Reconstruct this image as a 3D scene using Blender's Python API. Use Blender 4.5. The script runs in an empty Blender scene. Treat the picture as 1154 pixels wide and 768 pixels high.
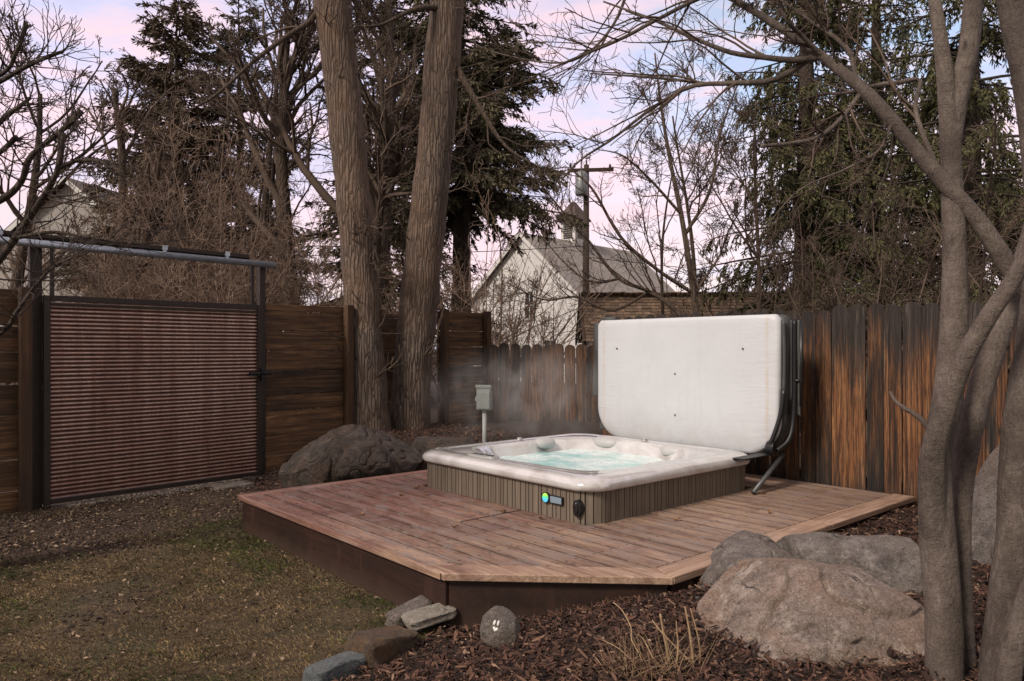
import bpy, math, random
import numpy as np
from mathutils import noise as mn, Vector
R = math.radians
sc = bpy.context.scene
COL = sc.collection
F, CX, HY, EYE = 842.0, 577.0, 392.0, 1.5

def P(u, v, Y):
    return ((u - CX) / F * Y, Y, EYE - (v - HY) * Y / F)

def A3(*rows): return np.array(rows, float)

# ------------------------------------------------------------------ objects
def tag(o, label=None, cat=None, group=None, kind=None):
    if label: o['label'] = label
    if cat: o['category'] = cat
    if group: o['group'] = group
    if kind: o['kind'] = kind
    return o

def empty(name, loc=(0, 0, 0), rz=0.0, label=None, cat=None, group=None):
    o = bpy.data.objects.new(name, None); COL.objects.link(o)
    o.empty_display_size = .1
    o.location = loc; o.rotation_euler = (0, 0, rz)
    return tag(o, label, cat, group)

class MB:
    def __init__(s): s.v = []; s.f = []; s.n = 0; s.sm = []; s.attr = []
    def add(s, v, faces, smooth=False):
        v = np.asarray(v, float).reshape(-1, 3)
        for f in (faces if isinstance(faces, list) else [faces]):
            f = np.asarray(f, dtype=np.int64)
            if f.size == 0: continue
            s.f.append(f + s.n); s.sm.append(smooth)
        s.v.append(v); s.n += len(v)
    def ngon(s, v, smooth=False):
        s.add(v, np.arange(len(v))[None, :], smooth)
    def box(s, c, d, rz=0.0, ry=0.0, rx=0.0):
        h = np.array(d) / 2
        v = np.array([[x, y, z] for z in (-1, 1) for y in (-1, 1) for x in (-1, 1)], float) * h
        v = rot(v, rx, ry, rz) + np.array(c)
        s.add(v, np.array([[0, 2, 3, 1], [4, 5, 7, 6], [0, 1, 5, 4], [2, 6, 7, 3], [0, 4, 6, 2], [1, 3, 7, 5]]))
    def prism(s, poly, lo, hi, axis='z', smooth=False):
        """poly: list of 2D points, ccw. axis: extrude axis (z: xy poly; y: xz poly; x: yz poly)"""
        n = len(poly); p = np.array(poly, float)
        def lay(t):
            o = np.full(n, t)
            return {'z': np.c_[p, o], 'y': np.c_[p[:, 0], o, p[:, 1]], 'x': np.c_[o, p]}[axis]
        v = np.r_[lay(lo), lay(hi)]
        i = np.arange(n); j = (i + 1) % n
        s.add(v, [np.c_[i, j, j + n, i + n], i[::-1][None, :], (i + n)[None, :]], smooth)
    def tube(s, pts, rad, sides=8, smooth=True, cap=True):
        pts = np.array(pts, float)[None]; r = np.broadcast_to(np.asarray(rad, float), (pts.shape[1],))[None]
        v, q = tubes(pts, r, sides)
        fs = [q]
        if cap:
            n = pts.shape[1]; fs.append(np.arange(sides)[::-1][None, :]); fs.append((np.arange(sides) + (n - 1) * sides)[None, :])
        s.add(v, fs, smooth)
    def build(s, name, mat, parent=None, bevel=0, seg=2):
        me = bpy.data.meshes.new(name)
        V = np.concatenate(s.v) if s.v else np.zeros((0, 3))
        me.vertices.add(len(V)); me.vertices.foreach_set('co', V.astype(np.float32).ravel())
        nl = sum(f.size for f in s.f); nf = sum(len(f) for f in s.f)
        me.loops.add(nl); me.polygons.add(nf)
        li = np.concatenate([f.ravel() for f in s.f]).astype(np.int32)
        me.loops.foreach_set('vertex_index', li)
        cnt = np.concatenate([np.full(len(f), f.shape[1]) for f in s.f])
        st = np.r_[0, np.cumsum(cnt)[:-1]].astype(np.int32)
        me.polygons.foreach_set('loop_start', st)
        smo = np.concatenate([np.full(len(f), sm) for f, sm in zip(s.f, s.sm)])
        me.polygons.foreach_set('use_smooth', smo)
        me.update(calc_edges=True); me.validate()
        if mat: me.materials.append(mat)
        o = bpy.data.objects.new(name, me); COL.objects.link(o)
        if parent: o.parent = parent
        if bevel:
            b = o.modifiers.new('bevel', 'BEVEL'); b.width = bevel; b.segments = seg; b.limit_method = 'ANGLE'; b.angle_limit = R(40)
        return o

def rot(v, rx=0, ry=0, rz=0):
    v = np.asarray(v, float)
    if rx: c, s_ = math.cos(rx), math.sin(rx); v = v @ np.array([[1, 0, 0], [0, c, s_], [0, -s_, c]])
    if ry: c, s_ = math.cos(ry), math.sin(ry); v = v @ np.array([[c, 0, -s_], [0, 1, 0], [s_, 0, c]])
    if rz: c, s_ = math.cos(rz), math.sin(rz); v = v @ np.array([[c, s_, 0], [-s_, c, 0], [0, 0, 1]])
    return v

def nrm(a): return a / np.maximum(np.linalg.norm(a, axis=-1, keepdims=True), 1e-9)

def tubes(pts, rad, sides):
    """pts (B,n,3), rad (B,n) -> verts, quads"""
    B, n, _ = pts.shape
    t = np.empty_like(pts); t[:, 1:-1] = pts[:, 2:] - pts[:, :-2]; t[:, 0] = pts[:, 1] - pts[:, 0]; t[:, -1] = pts[:, -1] - pts[:, -2]
    t = nrm(t); m = nrm(t.mean(1))
    ax = np.argmin(np.abs(m), axis=1); ref = np.eye(3)[ax][:, None, :]
    u = nrm(np.cross(t, np.broadcast_to(ref, t.shape))); w = np.cross(t, u)
    a = np.linspace(0, 2 * np.pi, sides, endpoint=False)
    v = pts[:, :, None, :] + rad[:, :, None, None] * (u[:, :, None, :] * np.cos(a)[None, None, :, None] + w[:, :, None, :] * np.sin(a)[None, None, :, None])
    i = np.arange(n - 1)[:, None] * sides; k = np.arange(sides)[None, :]; k2 = (k + 1) % sides
    q = np.stack([i + k, i + k2, i + sides + k2, i + sides + k], -1).reshape(-1, 4)
    q = (q[None] + (np.arange(B) * n * sides)[:, None, None]).reshape(-1, 4)
    return v.reshape(-1, 3), q

def spline(pts, n):
    """Catmull-Rom resample (pts may carry extra columns such as radius)"""
    p = np.array(pts, float); p = np.r_[[2 * p[0] - p[1]], p, [2 * p[-1] - p[-2]]]
    m = len(p) - 3; out = []
    for t in np.linspace(0, m - 1e-6, n):
        i = int(t); f = t - i
        a, b, c, d = p[i:i + 4]
        out.append(.5 * (2 * b + (c - a) * f + (2 * a - 5 * b + 4 * c - d) * f * f + (3 * b - a - 3 * c + d) * f ** 3))
    return np.array(out)

# ------------------------------------------------------------------ materials
class G:
    def __init__(s, name):
        s.m = bpy.data.materials.new(name); s.m.use_nodes = True; s.t = s.m.node_tree
        s.b = s.t.nodes['Principled BSDF']; s.out = s.t.nodes['Material Output']
        s.tc = s.n('ShaderNodeTexCoord'); s.obj = s.tc.outputs['Object']
    def n(s, ty, **kw):
        nd = s.t.nodes.new(ty)
        for k, v in kw.items():
            k = k.replace('_', ' ') if k.replace('_', ' ') in nd.inputs else k
            if k in nd.inputs: s.put(nd.inputs[k], v)
            else: setattr(nd, k, v)
        return nd
    def put(s, inp, v):
        if isinstance(v, bpy.types.NodeSocket): s.t.links.new(v, inp)
        elif isinstance(v, bpy.types.Node): s.t.links.new(v.outputs[0], inp)
        else:
            if hasattr(inp.default_value, '__len__') and len(inp.default_value) == 4 and len(v) == 3: v = (*v, 1)
            inp.default_value = v
    def set(s, **kw):
        for k, v in kw.items(): s.put(s.b.inputs[k.replace('_', ' ')], v)
        return s
    def map(s, scale=(1, 1, 1), vec=None, loc=(0, 0, 0), rt=(0, 0, 0)):
        return s.n('ShaderNodeMapping', Vector=vec or s.obj, Scale=scale, Location=loc, Rotation=rt).outputs[0]
    def noise(s, scale=5, detail=6, rough=.6, vec=None, dist=0.0):
        return s.n('ShaderNodeTexNoise', Vector=vec or s.obj, Scale=scale, Detail=detail, Roughness=rough, Distortion=dist).outputs[0]
    def voro(s, scale=5, vec=None, feature='F1', out=0, rnd=1.0):
        nd = s.n('ShaderNodeTexVoronoi', Vector=vec or s.obj); nd.feature = feature
        nd.inputs['Scale'].default_value = scale; nd.inputs['Randomness'].default_value = rnd
        return nd.outputs[out]
    def ramp(s, fac, *stops, interp='LINEAR'):
        nd = s.n('ShaderNodeValToRGB'); s.put(nd.inputs[0], fac); cr = nd.color_ramp; cr.interpolation = interp
        while len(cr.elements) < len(stops): cr.elements.new(1)
        for e, (p, c) in zip(cr.elements, stops):
            e.position = p; e.color = (c, c, c, 1) if not hasattr(c, '__len__') else (*c, 1)
        return nd.outputs[0]
    def mix(s, fac, a, b, mode='MIX'):
        nd = s.n('ShaderNodeMix'); nd.data_type = 'RGBA'; nd.blend_type = mode
        s.put(nd.inputs[0], fac); s.put(nd.inputs[6], a); s.put(nd.inputs[7], b); return nd.outputs[2]
    def math(s, op, a, b=0.0, c=None):
        nd = s.n('ShaderNodeMath'); nd.operation = op; s.put(nd.inputs[0], a); s.put(nd.inputs[1], b)
        if c is not None: s.put(nd.inputs[2], c)
        return nd.outputs[0]
    def isl(s): return s.n('ShaderNodeNewGeometry').outputs['Random Per Island']
    def off(s, k=37.0):
        """object coordinates shifted per loose piece, so no two boards share a grain"""
        r = s.isl(); c = s.n('ShaderNodeCombineXYZ', X=s.math('MULTIPLY', r, k), Y=s.math('MULTIPLY', r, k * 1.7), Z=s.math('MULTIPLY', r, k * .9))
        nd = s.n('ShaderNodeVectorMath'); s.put(nd.inputs[0], s.obj); s.put(nd.inputs[1], c.outputs[0]); return nd.outputs[0]
    def bump(s, h, strength=.4, dist=.01):
        nd = s.n('ShaderNodeBump', Height=h, Strength=strength, Distance=dist); s.put(s.b.inputs['Normal'], nd.outputs[0]); return s

def simple(name, col, rough=.6, metal=0.0, var=.25, scale=8, bump=0.15, bs=60, bd=.003):
    g = G(name); f = g.noise(scale, 8, .65)
    c = g.ramp(f, (.25, tuple(x * (1 - var) for x in col)), (.75, tuple(min(1, x * (1 + var)) for x in col)))
    g.set(Base_Color=c, Roughness=rough, Metallic=metal)
    if bump: g.bump(g.noise(bs, 6, .6), bump, bd)
    return g.m

def wood(name, axis, cols, streak=26, along=1.3, rough=.8, bump=.5, dark=None, knots=True):
    """cols = dark, mid, light; grain runs along axis (0,1,2)"""
    g = G(name); v = g.off()
    sc1 = [streak] * 3; sc1[axis] = along
    st = g.noise(1, 9, .7, g.map(sc1, v), 1.1)
    fine = [170] * 3; fine[axis] = 5
    fi = g.noise(1, 4, .7, g.map(fine, v))
    bl = [5] * 3; bl[axis] = 1.4
    blot = g.noise(1, 5, .6, g.map(bl, v))
    c = g.ramp(st, (.28, cols[0]), (.5, cols[1]), (.72, cols[2]))
    c = g.mix(g.ramp(blot, (.38, 0.0), (.68, .75)), c, cols[0])
    c = g.mix(g.ramp(fi, (.4, .45), (.62, 0.0)), c, tuple(x * .35 for x in cols[0]))
    r = g.isl()
    c = g.mix(.8, c, g.ramp(r, (0, .5), (.3, .8), (.7, 1.05), (1, 1.5)), 'MULTIPLY')
    if knots:
        kv = [7] * 3; kv[axis] = 2.6
        k = g.voro(1, g.map(kv, v))
        c = g.mix(g.ramp(k, (.05, .85), (.13, 0.0)), c, tuple(x * .3 for x in cols[0]))
    g.set(Base_Color=c, Roughness=rough)
    g.bump(g.math('ADD', g.math('MULTIPLY', st, .6), g.math('MULTIPLY', fi, .5)), bump, .006)
    return g.m

# fence boards, horizontal: grain along local x
M_BOARD = wood('stained_fence_boards', 0, ((.026, .015, .009), (.145, .071, .032), (.42, .225, .10)), 20, .9)
M_POST = wood('stained_posts', 2, ((.03, .017, .010), (.075, .036, .016), (.13, .066, .030)), 30, 1.2, knots=False)

def picket_mat(name, warm):
    g = G(name); v = g.off(61)
    st = g.noise(1, 9, .7, g.map((30, 30, 1.1), v), 1.3)
    fi = g.noise(1, 4, .7, g.map((190, 190, 6), v))
    grey = g.ramp(st, (.3, (.009, .007, .006)), (.52, (.032, .024, .020)), (.75, (.10, .08, .068)))
    org = g.ramp(st, (.36, (.022, .009, .005)), (.49, (.15, .058, .020)), (.60, (.27, .125, .050)), (.76, (.40, .24, .13)))
    z = g.n('ShaderNodeSeparateXYZ', Vector=g.obj).outputs[2]
    z = g.math('ADD', z, g.math('MULTIPLY', g.math('SUBTRACT', g.noise(1, 6, .7, g.map((14, 14, .8), v), .6), .5), 1.6))
    r = g.isl()
    z = g.math('ADD', z, g.math('MULTIPLY', g.math('SUBTRACT', r, .5), .35))
    band = g.ramp(g.math('MULTIPLY', z, .5), (.10, 0.0), (.24, .6), (.36, 1.0), (.66, 1.0), (.76, .45), (.86, 0.0))
    band = g.math('MULTIPLY', band, g.ramp(g.noise(1, 5, .65, g.map((9, 9, .7), v)), (.40, .05), (.49, 1.0)))
    c = g.mix(g.math('MULTIPLY', band, warm), grey, org)
    c = g.mix(g.ramp(fi, (.40, .8), (.55, 0.0)), c, (.010, .006, .005))
    sp = g.noise(1, 5, .6, g.map((60, 60, .9), v), .8); c = g.mix(g.ramp(sp, (.33, .9), (.42, 0.0)), c, (.006, .004, .003))
    k = g.voro(1, g.map((9, 9, 2.3), v))
    c = g.mix(g.ramp(k, (.05, .9), (.14, 0.0)), c, (.012, .007, .005))
    c = g.mix(.75, c, g.ramp(r, (0, .55), (.5, 1.0), (1, 1.35)), 'MULTIPLY')
    g.set(Base_Color=c, Roughness=.85)
    g.bump(g.math('ADD', st, fi), .6, .006)
    return g.m
M_PICKET = picket_mat('weathered_cedar_pickets', 1.0)
M_PICKET2 = picket_mat('faded_cedar_pickets', .85)

def deck_mat(name, axis, k=1.0):
    g = G(name); v = g.off(23)
    a = [26] * 3; a[axis] = .8
    st = g.noise(1, 9, .72, g.map(a, v), .9)
    b = [150] * 3; b[axis] = 3.5
    fi = g.noise(1, 4, .7, g.map(b, v))
    big = g.noise(1.3, 6, .62, g.obj, .6)
    red = g.ramp(st, (.28, (.085 * k, .038 * k, .030 * k)), (.5, (.175 * k, .086 * k, .066 * k)), (.74, (.30 * k, .205 * k, .175 * k)))
    tan = g.ramp(st, (.28, (.11 * k, .06 * k, .038 * k)), (.5, (.29 * k, .19 * k, .13 * k)), (.74, (.48 * k, .35 * k, .26 * k)))
    s = g.n('ShaderNodeSeparateXYZ', Vector=g.obj)
    side = g.math('ADD', g.math('MULTIPLY', s.outputs[0], .33), g.math('MULTIPLY', s.outputs[1], .12))
    side = g.math('ADD', side, g.math('MULTIPLY', g.math('SUBTRACT', big, .5), 1.5))
    c = g.mix(g.ramp(g.math('MULTIPLY', side, .5), (.28, 0.0), (.52, 1.0)), red, tan)
    c = g.mix(g.ramp(g.noise(3.2, 7, .7), (.52, 0.0), (.68, .6)), c, (.085 * k, .045 * k, .035 * k))
    c = g.mix(g.ramp(g.noise(2.1, 7, .7, g.map((1, 1, 1), loc=(7, 3, 1))), (.55, 0.0), (.72, .45)), c, (.30 * k, .25 * k, .24 * k))
    c = g.mix(g.ramp(fi, (.36, .5), (.58, 0.0)), c, (.05 * k, .025 * k, .02 * k))
    c = g.mix(.7, c, g.ramp(g.isl(), (0, .72), (.5, 1.0), (1, 1.25)), 'MULTIPLY')
    if name.startswith('weathered'):
        fr = g.math('FRACT', g.math('DIVIDE', g.math('SUBTRACT', s.outputs[1], .006), .149))
        ed = g.ramp(fr, (.0, .9), (.07, .15), (.5, 0.0), (.82, .15), (.915, .9))
        c = g.mix(g.math('MULTIPLY', ed, g.ramp(g.noise(6, 6, .7), (.3, .4), (.6, 1.0))), c, (.040, .020, .014))
        fx = g.math('MULTIPLY', g.math('SUBTRACT', g.math('FRACT', g.math('DIVIDE', s.outputs[0], .41)), .5), .41)
        ym = g.math('MULTIPLY', g.math('SUBTRACT', g.math('ABSOLUTE', g.math('SUBTRACT', fr, .456)), .26), .149)
        dd = g.math('SQRT', g.math('ADD', g.math('MULTIPLY', fx, fx), g.math('MULTIPLY', ym, ym)))
        screw = g.ramp(g.math('MULTIPLY', dd, 30.0), (.20, .9), (.32, 0.0))
        wr = g.noise(1, 8, .75, g.map((5, 11, 1)), .8)
        c = g.mix(g.ramp(wr, (.50, 0.0), (.60, .65)), c, (.20, .165, .155))
        c = g.mix(g.ramp(wr, (.36, .7), (.45, 0.0)), c, (.085, .038, .027))
    if name.startswith('weathered'): c = g.mix(screw, c, (.022, .014, .011))
    spots = g.voro(9)
    c = g.mix(g.ramp(spots, (.03, .7), (.07, 0.0)), c, (.03, .016, .012))
    g.set(Base_Color=c, Roughness=g.ramp(st, (.3, .5), (.7, .72)))
    g.bump(g.math('ADD', st, g.math('MULTIPLY', fi, .5)), .4, .005)
    return g.m
M_DECK = deck_mat('weathered_red_deck_boards', 0, 1.16)
M_DECKX = deck_mat('deck_edge_boards', 0, 1.15)
M_DECKY = deck_mat('deck_edge_boards_crosswise', 1, 1.2)
M_FASCIA = wood('red_brown_fascia', 0, ((.013, .005, .003), (.028, .010, .006), (.046, .018, .011)), 14, .7, .6, .3, knots=False)

def fascia_mat():
    m = M_FASCIA; t = m.node_tree; b = t.nodes['Principled BSDF']; src = b.inputs['Base Color'].links[0].from_socket
    g = G.__new__(G); g.m, g.t, g.b = m, t, b; g.obj = [n for n in t.nodes if n.type == 'TEX_COORD'][0].outputs['Object']
    z = g.n('ShaderNodeSeparateXYZ', Vector=g.obj).outputs[2]
    z = g.math('ADD', z, g.math('MULTIPLY', g.math('SUBTRACT', g.noise(9, 7, .75), .5), .22))
    c = g.mix(g.ramp(z, (.0, .8), (.13, .0)), src, (.052, .032, .021))
    st = g.noise(1, 7, .7, g.map((7, 7, 1.2)))
    c = g.mix(g.ramp(st, (.54, 0.0), (.68, .55)), c, (.060, .027, .017))
    g.put(b.inputs['Base Color'], c)
fascia_mat()

M_STEEL = simple('dark_brown_steel', (.035, .024, .019), .6, .3, .35, 12, .2)
M_GALV = simple('galvanised_pipe', (.42, .47, .52), .42, .75, .2, 25, .1)
M_BLACK = simple('black_metal', (.012, .012, .013), .45, .3, .3, 20, .1)
M_BLACKPL = simple('black_plastic', (.010, .010, .011), .35, 0, .2, 20, .05)
M_VINYL = simple('dark_grey_vinyl', (.055, .056, .054), .62, 0, .3, 9, .35, 400, .002)
M_GREYPAINT = simple('grey_painted_box', (.19, .215, .205), .55, .1, .12, 14, .1)
M_PVC = simple('grey_conduit', (.27, .28, .28), .5, 0, .1, 9, .05)

def rust():
    g = G('rusted_corrugated_steel')
    s = g.n('ShaderNodeSeparateXYZ', Vector=g.obj)
    crest = g.n('ShaderNodeVertexColor', layer_name='crest').outputs[0] if False else g.n('ShaderNodeAttribute', attribute_name='crest').outputs['Fac']
    dots = g.noise(70, 4, .8, g.map((1, 1, 1)))
    big = g.noise(1.6, 6, .65, g.map((1.6, 1, .7)), .5)
    streak = g.noise(1, 5, .7, g.map((9, 9, .5)))
    worn = g.math('MULTIPLY', g.ramp(crest, (.42, 0.0), (.80, 1.0)), g.ramp(dots, (.3, .35), (.55, 1.0)))
    z = s.outputs[2]
    amt = g.math('ADD', g.math('MULTIPLY', g.ramp(streak, (.36, 0.0), (.62, 1.0)), .55), g.math('MULTIPLY', big, 1.0))
    amt = g.math('MULTIPLY', amt, g.ramp(g.math('DIVIDE', z, 2.0), (.05, .45), (.45, .85), (.95, 1.0)))
    rustc = g.ramp(g.noise(11, 7, .7), (.3, (.065, .024, .016)), (.5, (.14, .050, .032)), (.7, (.24, .092, .054)))
    rustc = g.mix(g.ramp(crest, (.05, .6), (.4, 0.0)), rustc, (.020, .009, .007))
    c = g.mix(g.math('MULTIPLY', worn, amt), rustc, (.70, .52, .44))
    g.set(Base_Color=c, Roughness=.72, Metallic=.15)
    g.bump(dots, .25, .003)
    return g.m
M_RUST = rust()

def bark(name, cols, sc_=(26, 26, 2.4), bump=1.0, dist=.03):
    g = G(name)
    d = g.noise(3, 4, .6); nd = g.n('ShaderNodeVectorMath'); g.put(nd.inputs[0], g.obj)
    cv = g.n('ShaderNodeVectorMath'); cv.operation = 'SCALE'; g.put(cv.inputs[0], g.n('ShaderNodeTexNoise', Vector=g.obj, Scale=6.0, Detail=3.0).outputs[1]); cv.inputs['Scale'].default_value = .035
    g.put(nd.inputs[1], cv.outputs[0])
    v = g.map(sc_, nd.outputs[0])
    e = g.voro(1, v, 'DISTANCE_TO_EDGE')
    n2 = g.noise(1, 8, .75, g.map((sc_[0] * 2.5, sc_[1] * 2.5, sc_[2] * 3), nd.outputs[0]))
    h = g.math('ADD', g.ramp(e, (0, 0.0), (.22, .8), (.5, 1.0)), g.math('MULTIPLY', n2, .7))
    c = g.ramp(g.math('MULTIPLY', h, .59), (.18, cols[0]), (.42, cols[1]), (.70, cols[1]), (.95, cols[2]))
    c = g.mix(g.ramp(g.noise(1.1, 5, .6), (.4, 0.0), (.65, .6)), c, cols[3])
    g.set(Base_Color=c, Roughness=.9); g.bump(h, bump, dist)
    return g.m
M_BARK = bark('furrowed_cottonwood_bark', ((.026, .018, .014), (.160, .118, .094), (.33, .26, .21), (.21, .125, .078)))
M_BARK2 = bark('grey_brown_bark', ((.018, .013, .010), (.075, .052, .038), (.14, .10, .075), (.09, .055, .035)), (22, 22, 5), .8, .02)
M_BARKD = bark('dark_spruce_bark', ((.014, .010, .008), (.055, .038, .028), (.10, .07, .05), (.06, .04, .028)), (18, 18, 8), .8, .02)

def smooth_bark():
    g = G('smooth_grey_bark_with_pale_pores')
    n1 = g.noise(5, 7, .65); fine = g.noise(90, 5, .7, g.map((1, 1, .35)))
    c = g.ramp(n1, (.3, (.070, .052, .043)), (.5, (.145, .112, .092)), (.72, (.25, .205, .172)))
    c = g.mix(g.ramp(fine, (.35, .5), (.6, 0.0)), c, (.055, .038, .029))
    p = g.voro(105, g.map((1, 1, .8)))
    c = g.mix(g.math('MULTIPLY', g.ramp(p, (.12, 1.0), (.24, 0.0)), g.ramp(g.noise(9, 4, .6), (.38, .1), (.55, .95))), c, (.46, .39, .33))
    c = g.mix(g.ramp(g.noise(1.7, 5, .6, g.map((2, 2, .6))), (.46, 0.0), (.62, .7)), c, (.05, .036, .029))
    ring = g.noise(1, 8, .75, g.map((9, 9, 22)), 1.6); scar = g.voro(1, g.map((9, 9, 3.2)), rnd=1.0)
    c = g.mix(g.ramp(scar, (.06, .85), (.14, 0.0)), c, (.03, .021, .017))
    c = g.mix(g.ramp(ring, (.34, .55), (.46, 0.0)), c, (.050, .036, .029))
    c = g.mix(g.ramp(g.noise(1, 9, .78, g.map((14, 14, 5), loc=(2, 2, 2)), 1.0), (.52, 0.0), (.66, .6)), c, (.23, .185, .155))
    g.set(Base_Color=c, Roughness=.8)
    g.bump(g.math('ADD', g.math('ADD', fine, g.math('MULTIPLY', ring, .8)), g.ramp(p, (.1, .8), (.25, 0.0))), .9, .014)
    return g.m
M_SMOOTH = smooth_bark()
def twigmat(name, c0, c1):
    g = G(name); g.set(Base_Color=g.ramp(g.isl(), (0, c0), (1, c1)), Roughness=.85); return g.m
M_TWIG = twigmat('brown_twigs', (.045, .028, .020), (.125, .085, .062))
M_TWIGD = twigmat('dark_twigs', (.022, .015, .012), (.065, .045, .034))
M_TWIGT = twigmat('tan_thicket_twigs', (.11, .070, .050), (.28, .195, .145))
M_NEED = twigmat('dark_spruce_needles', (.045, .042, .022), (.155, .128, .072))
M_NEEDG = twigmat('olive_green_needles', (.030, .034, .012), (.125, .115, .045))
M_NEEDB = twigmat('brownish_spruce_needles', (.058, .044, .028), (.175, .130, .082))
M_DEADLEAF = twigmat('dry_brown_leaves', (.12, .055, .025), (.30, .16, .08))

def rock(name, cols, warm, sc_=1.0, speck=.5):
    g = G(name)
    big = g.noise(2.2 * sc_, 7, .65, dist=.5); mid = g.noise(11 * sc_, 7, .7); fine = g.noise(130 * sc_, 4, .75)
    c = g.ramp(mid, (.28, cols[0]), (.5, cols[1]), (.74, cols[2]))
    c = g.mix(g.ramp(big, (.45, 0.0), (.62, .7)), c, warm)
    c = g.mix(g.ramp(fine, (.36, speck), (.5, 0.0)), c, tuple(x * .3 for x in cols[0]))
    c = g.mix(g.ramp(fine, (.56, 0.0), (.68, speck)), c, tuple(min(.7, x * 1.7) for x in cols[2]))
    lich = g.noise(6 * sc_, 8, .75, g.map(loc=(3, 9, 1)))
    c = g.mix(g.ramp(lich, (.56, 0.0), (.64, .55)), c, tuple(min(.6, x * 1.25) for x in cols[2]))
    g.set(Base_Color=c, Roughness=.88)
    nv = g.n('ShaderNodeVectorMath'); g.put(nv.inputs[0], g.obj)
    wv = g.n('ShaderNodeVectorMath'); wv.operation = 'SCALE'; g.put(wv.inputs[0], g.n('ShaderNodeTexNoise', Vector=g.obj, Scale=5.0, Detail=6.0).outputs[1]); wv.inputs['Scale'].default_value = .25; g.put(nv.inputs[1], wv.outputs[0])
    ed = g.voro(3.2 * sc_, nv.outputs[0], 'DISTANCE_TO_EDGE')
    gate_ = g.ramp(g.noise(2.6 * sc_, 3, .5, g.map(loc=(1, 5, 2))), (.54, 0.0), (.66, 1.0))
    crk = g.math('MULTIPLY', g.ramp(ed, (.0, 1.0), (.018, 0.0)), gate_)
    c = g.mix(g.math('MULTIPLY', crk, .85), c, tuple(x * .2 for x in cols[0]))
    pit = g.noise(45 * sc_, 6, .8)
    c = g.mix(g.ramp(pit, (.34, .7), (.46, 0.0)), c, tuple(x * .45 for x in cols[0]))
    g.set(Base_Color=c)
    h = g.math('ADD', g.math('MULTIPLY', mid, 1.0), g.math('MULTIPLY', fine, .3)); h = g.math('ADD', h, g.math('MULTIPLY', pit, .8)); h = g.math('SUBTRACT', h, crk)
    g.bump(h, 1.0, .022)
    return g.m
M_ROCK = rock('pink_grey_granite', ((.11, .080, .066), (.27, .205, .172), (.50, .42, .37)), (.29, .185, .125))
M_ROCKG = rock('cool_grey_granite', ((.08, .068, .061), (.175, .15, .135), (.31, .275, .25)), (.20, .145, .108))
M_ROCKD = rock('dark_brown_boulder', ((.016, .012, .010), (.044, .033, .028), (.115, .090, .076)), (.080, .046, .029))
M_SLAB = rock('rusty_brown_flagstone', ((.055, .040, .030), (.13, .088, .058), (.23, .16, .105)), (.20, .105, .045), 3)
M_PALE = rock('pale_limestone', ((.24, .21, .18), (.38, .34, .29), (.55, .50, .44)), (.36, .29, .22), 3, .25)
M_BLUE = rock('blue_grey_slate', ((.10, .11, .115), (.17, .19, .195), (.26, .28, .29)), (.16, .17, .165), 3, .3)

# ------------------------------------------------------------------ frames
E1 = np.array([.661, -.75]); E2 = np.array([.75, .661])
AX, AY = -2.20, 6.09
DROT = math.atan2(-.75, .661)
def D(a, b, z=0.0):
    return (AX + E1[0] * a + E2[0] * b, AY + E1[1] * a + E2[1] * b, z)
def to_deck(x, y):
    dx, dy = x - AX, y - AY
    return dx * E1[0] + dy * E1[1], dx * E2[0] + dy * E2[1]
GX, GY = -4.41, 6.98
GD = np.array([.667, .745]); GN = np.array([-.745, .667]); GROT = math.atan2(.745, .667)
def Gp(s, y=0.0, z=0.0):
    return (GX + GD[0] * s + GN[0] * y, GY + GD[1] * s + GN[1] * y, z)

def sstep(a, b, x):
    t = np.clip((x - a) / (b - a), 0, 1); return t * t * (3 - 2 * t)
# lawn / mulch border in the foreground: from the deck corner towards the camera
BX, BY = -.35, 3.99
bd = np.array([-.47, -.74]); bd /= np.linalg.norm(bd); bn = np.array([-bd[1], bd[0]])   # bn points to the mulch side
bn = np.array([.844, -.536])
def mulch_dist(x, y):
    return (x - BX) * bn[0] + (y - BY) * bn[1]
def mulch_mask(x, y):
    a, b = to_deck(x, y)
    wob = .05 * np.sin(x * 9 + y * 4) + .04 * np.sin(y * 13 - x * 5)
    m1 = sstep(-.05, .06, mulch_dist(x, y) + wob) * (a > 2.6)
    m2 = sstep(.70, 1.0, b + wob * 2) * sstep(-.02, .1, -a)
    m3 = (a > 3.5) * 1.0
    return np.clip(np.maximum(np.maximum(m1, m2), m3), 0, 1)
def height(x, y):
    x = np.asarray(x, float); y = np.asarray(y, float)
    a, b = to_deck(x, y)
    h = .22 * sstep(0, 1.25, mulch_dist(x, y)) * sstep(2.2, 2.9, a)
    h = h + .40 * sstep(.9, 2.5, b) * sstep(0, .8, -a)
    h = h + .010 * np.sin(x * 2.1 + 1) * np.sin(y * 1.7) + .006 * np.sin(x * 5.3 + y * 3.1)
    far = sstep(14, 22, np.hypot(x, y - 6))
    return h * (1 - far)
def hz(x, y): return float(height(x, y))

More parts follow.
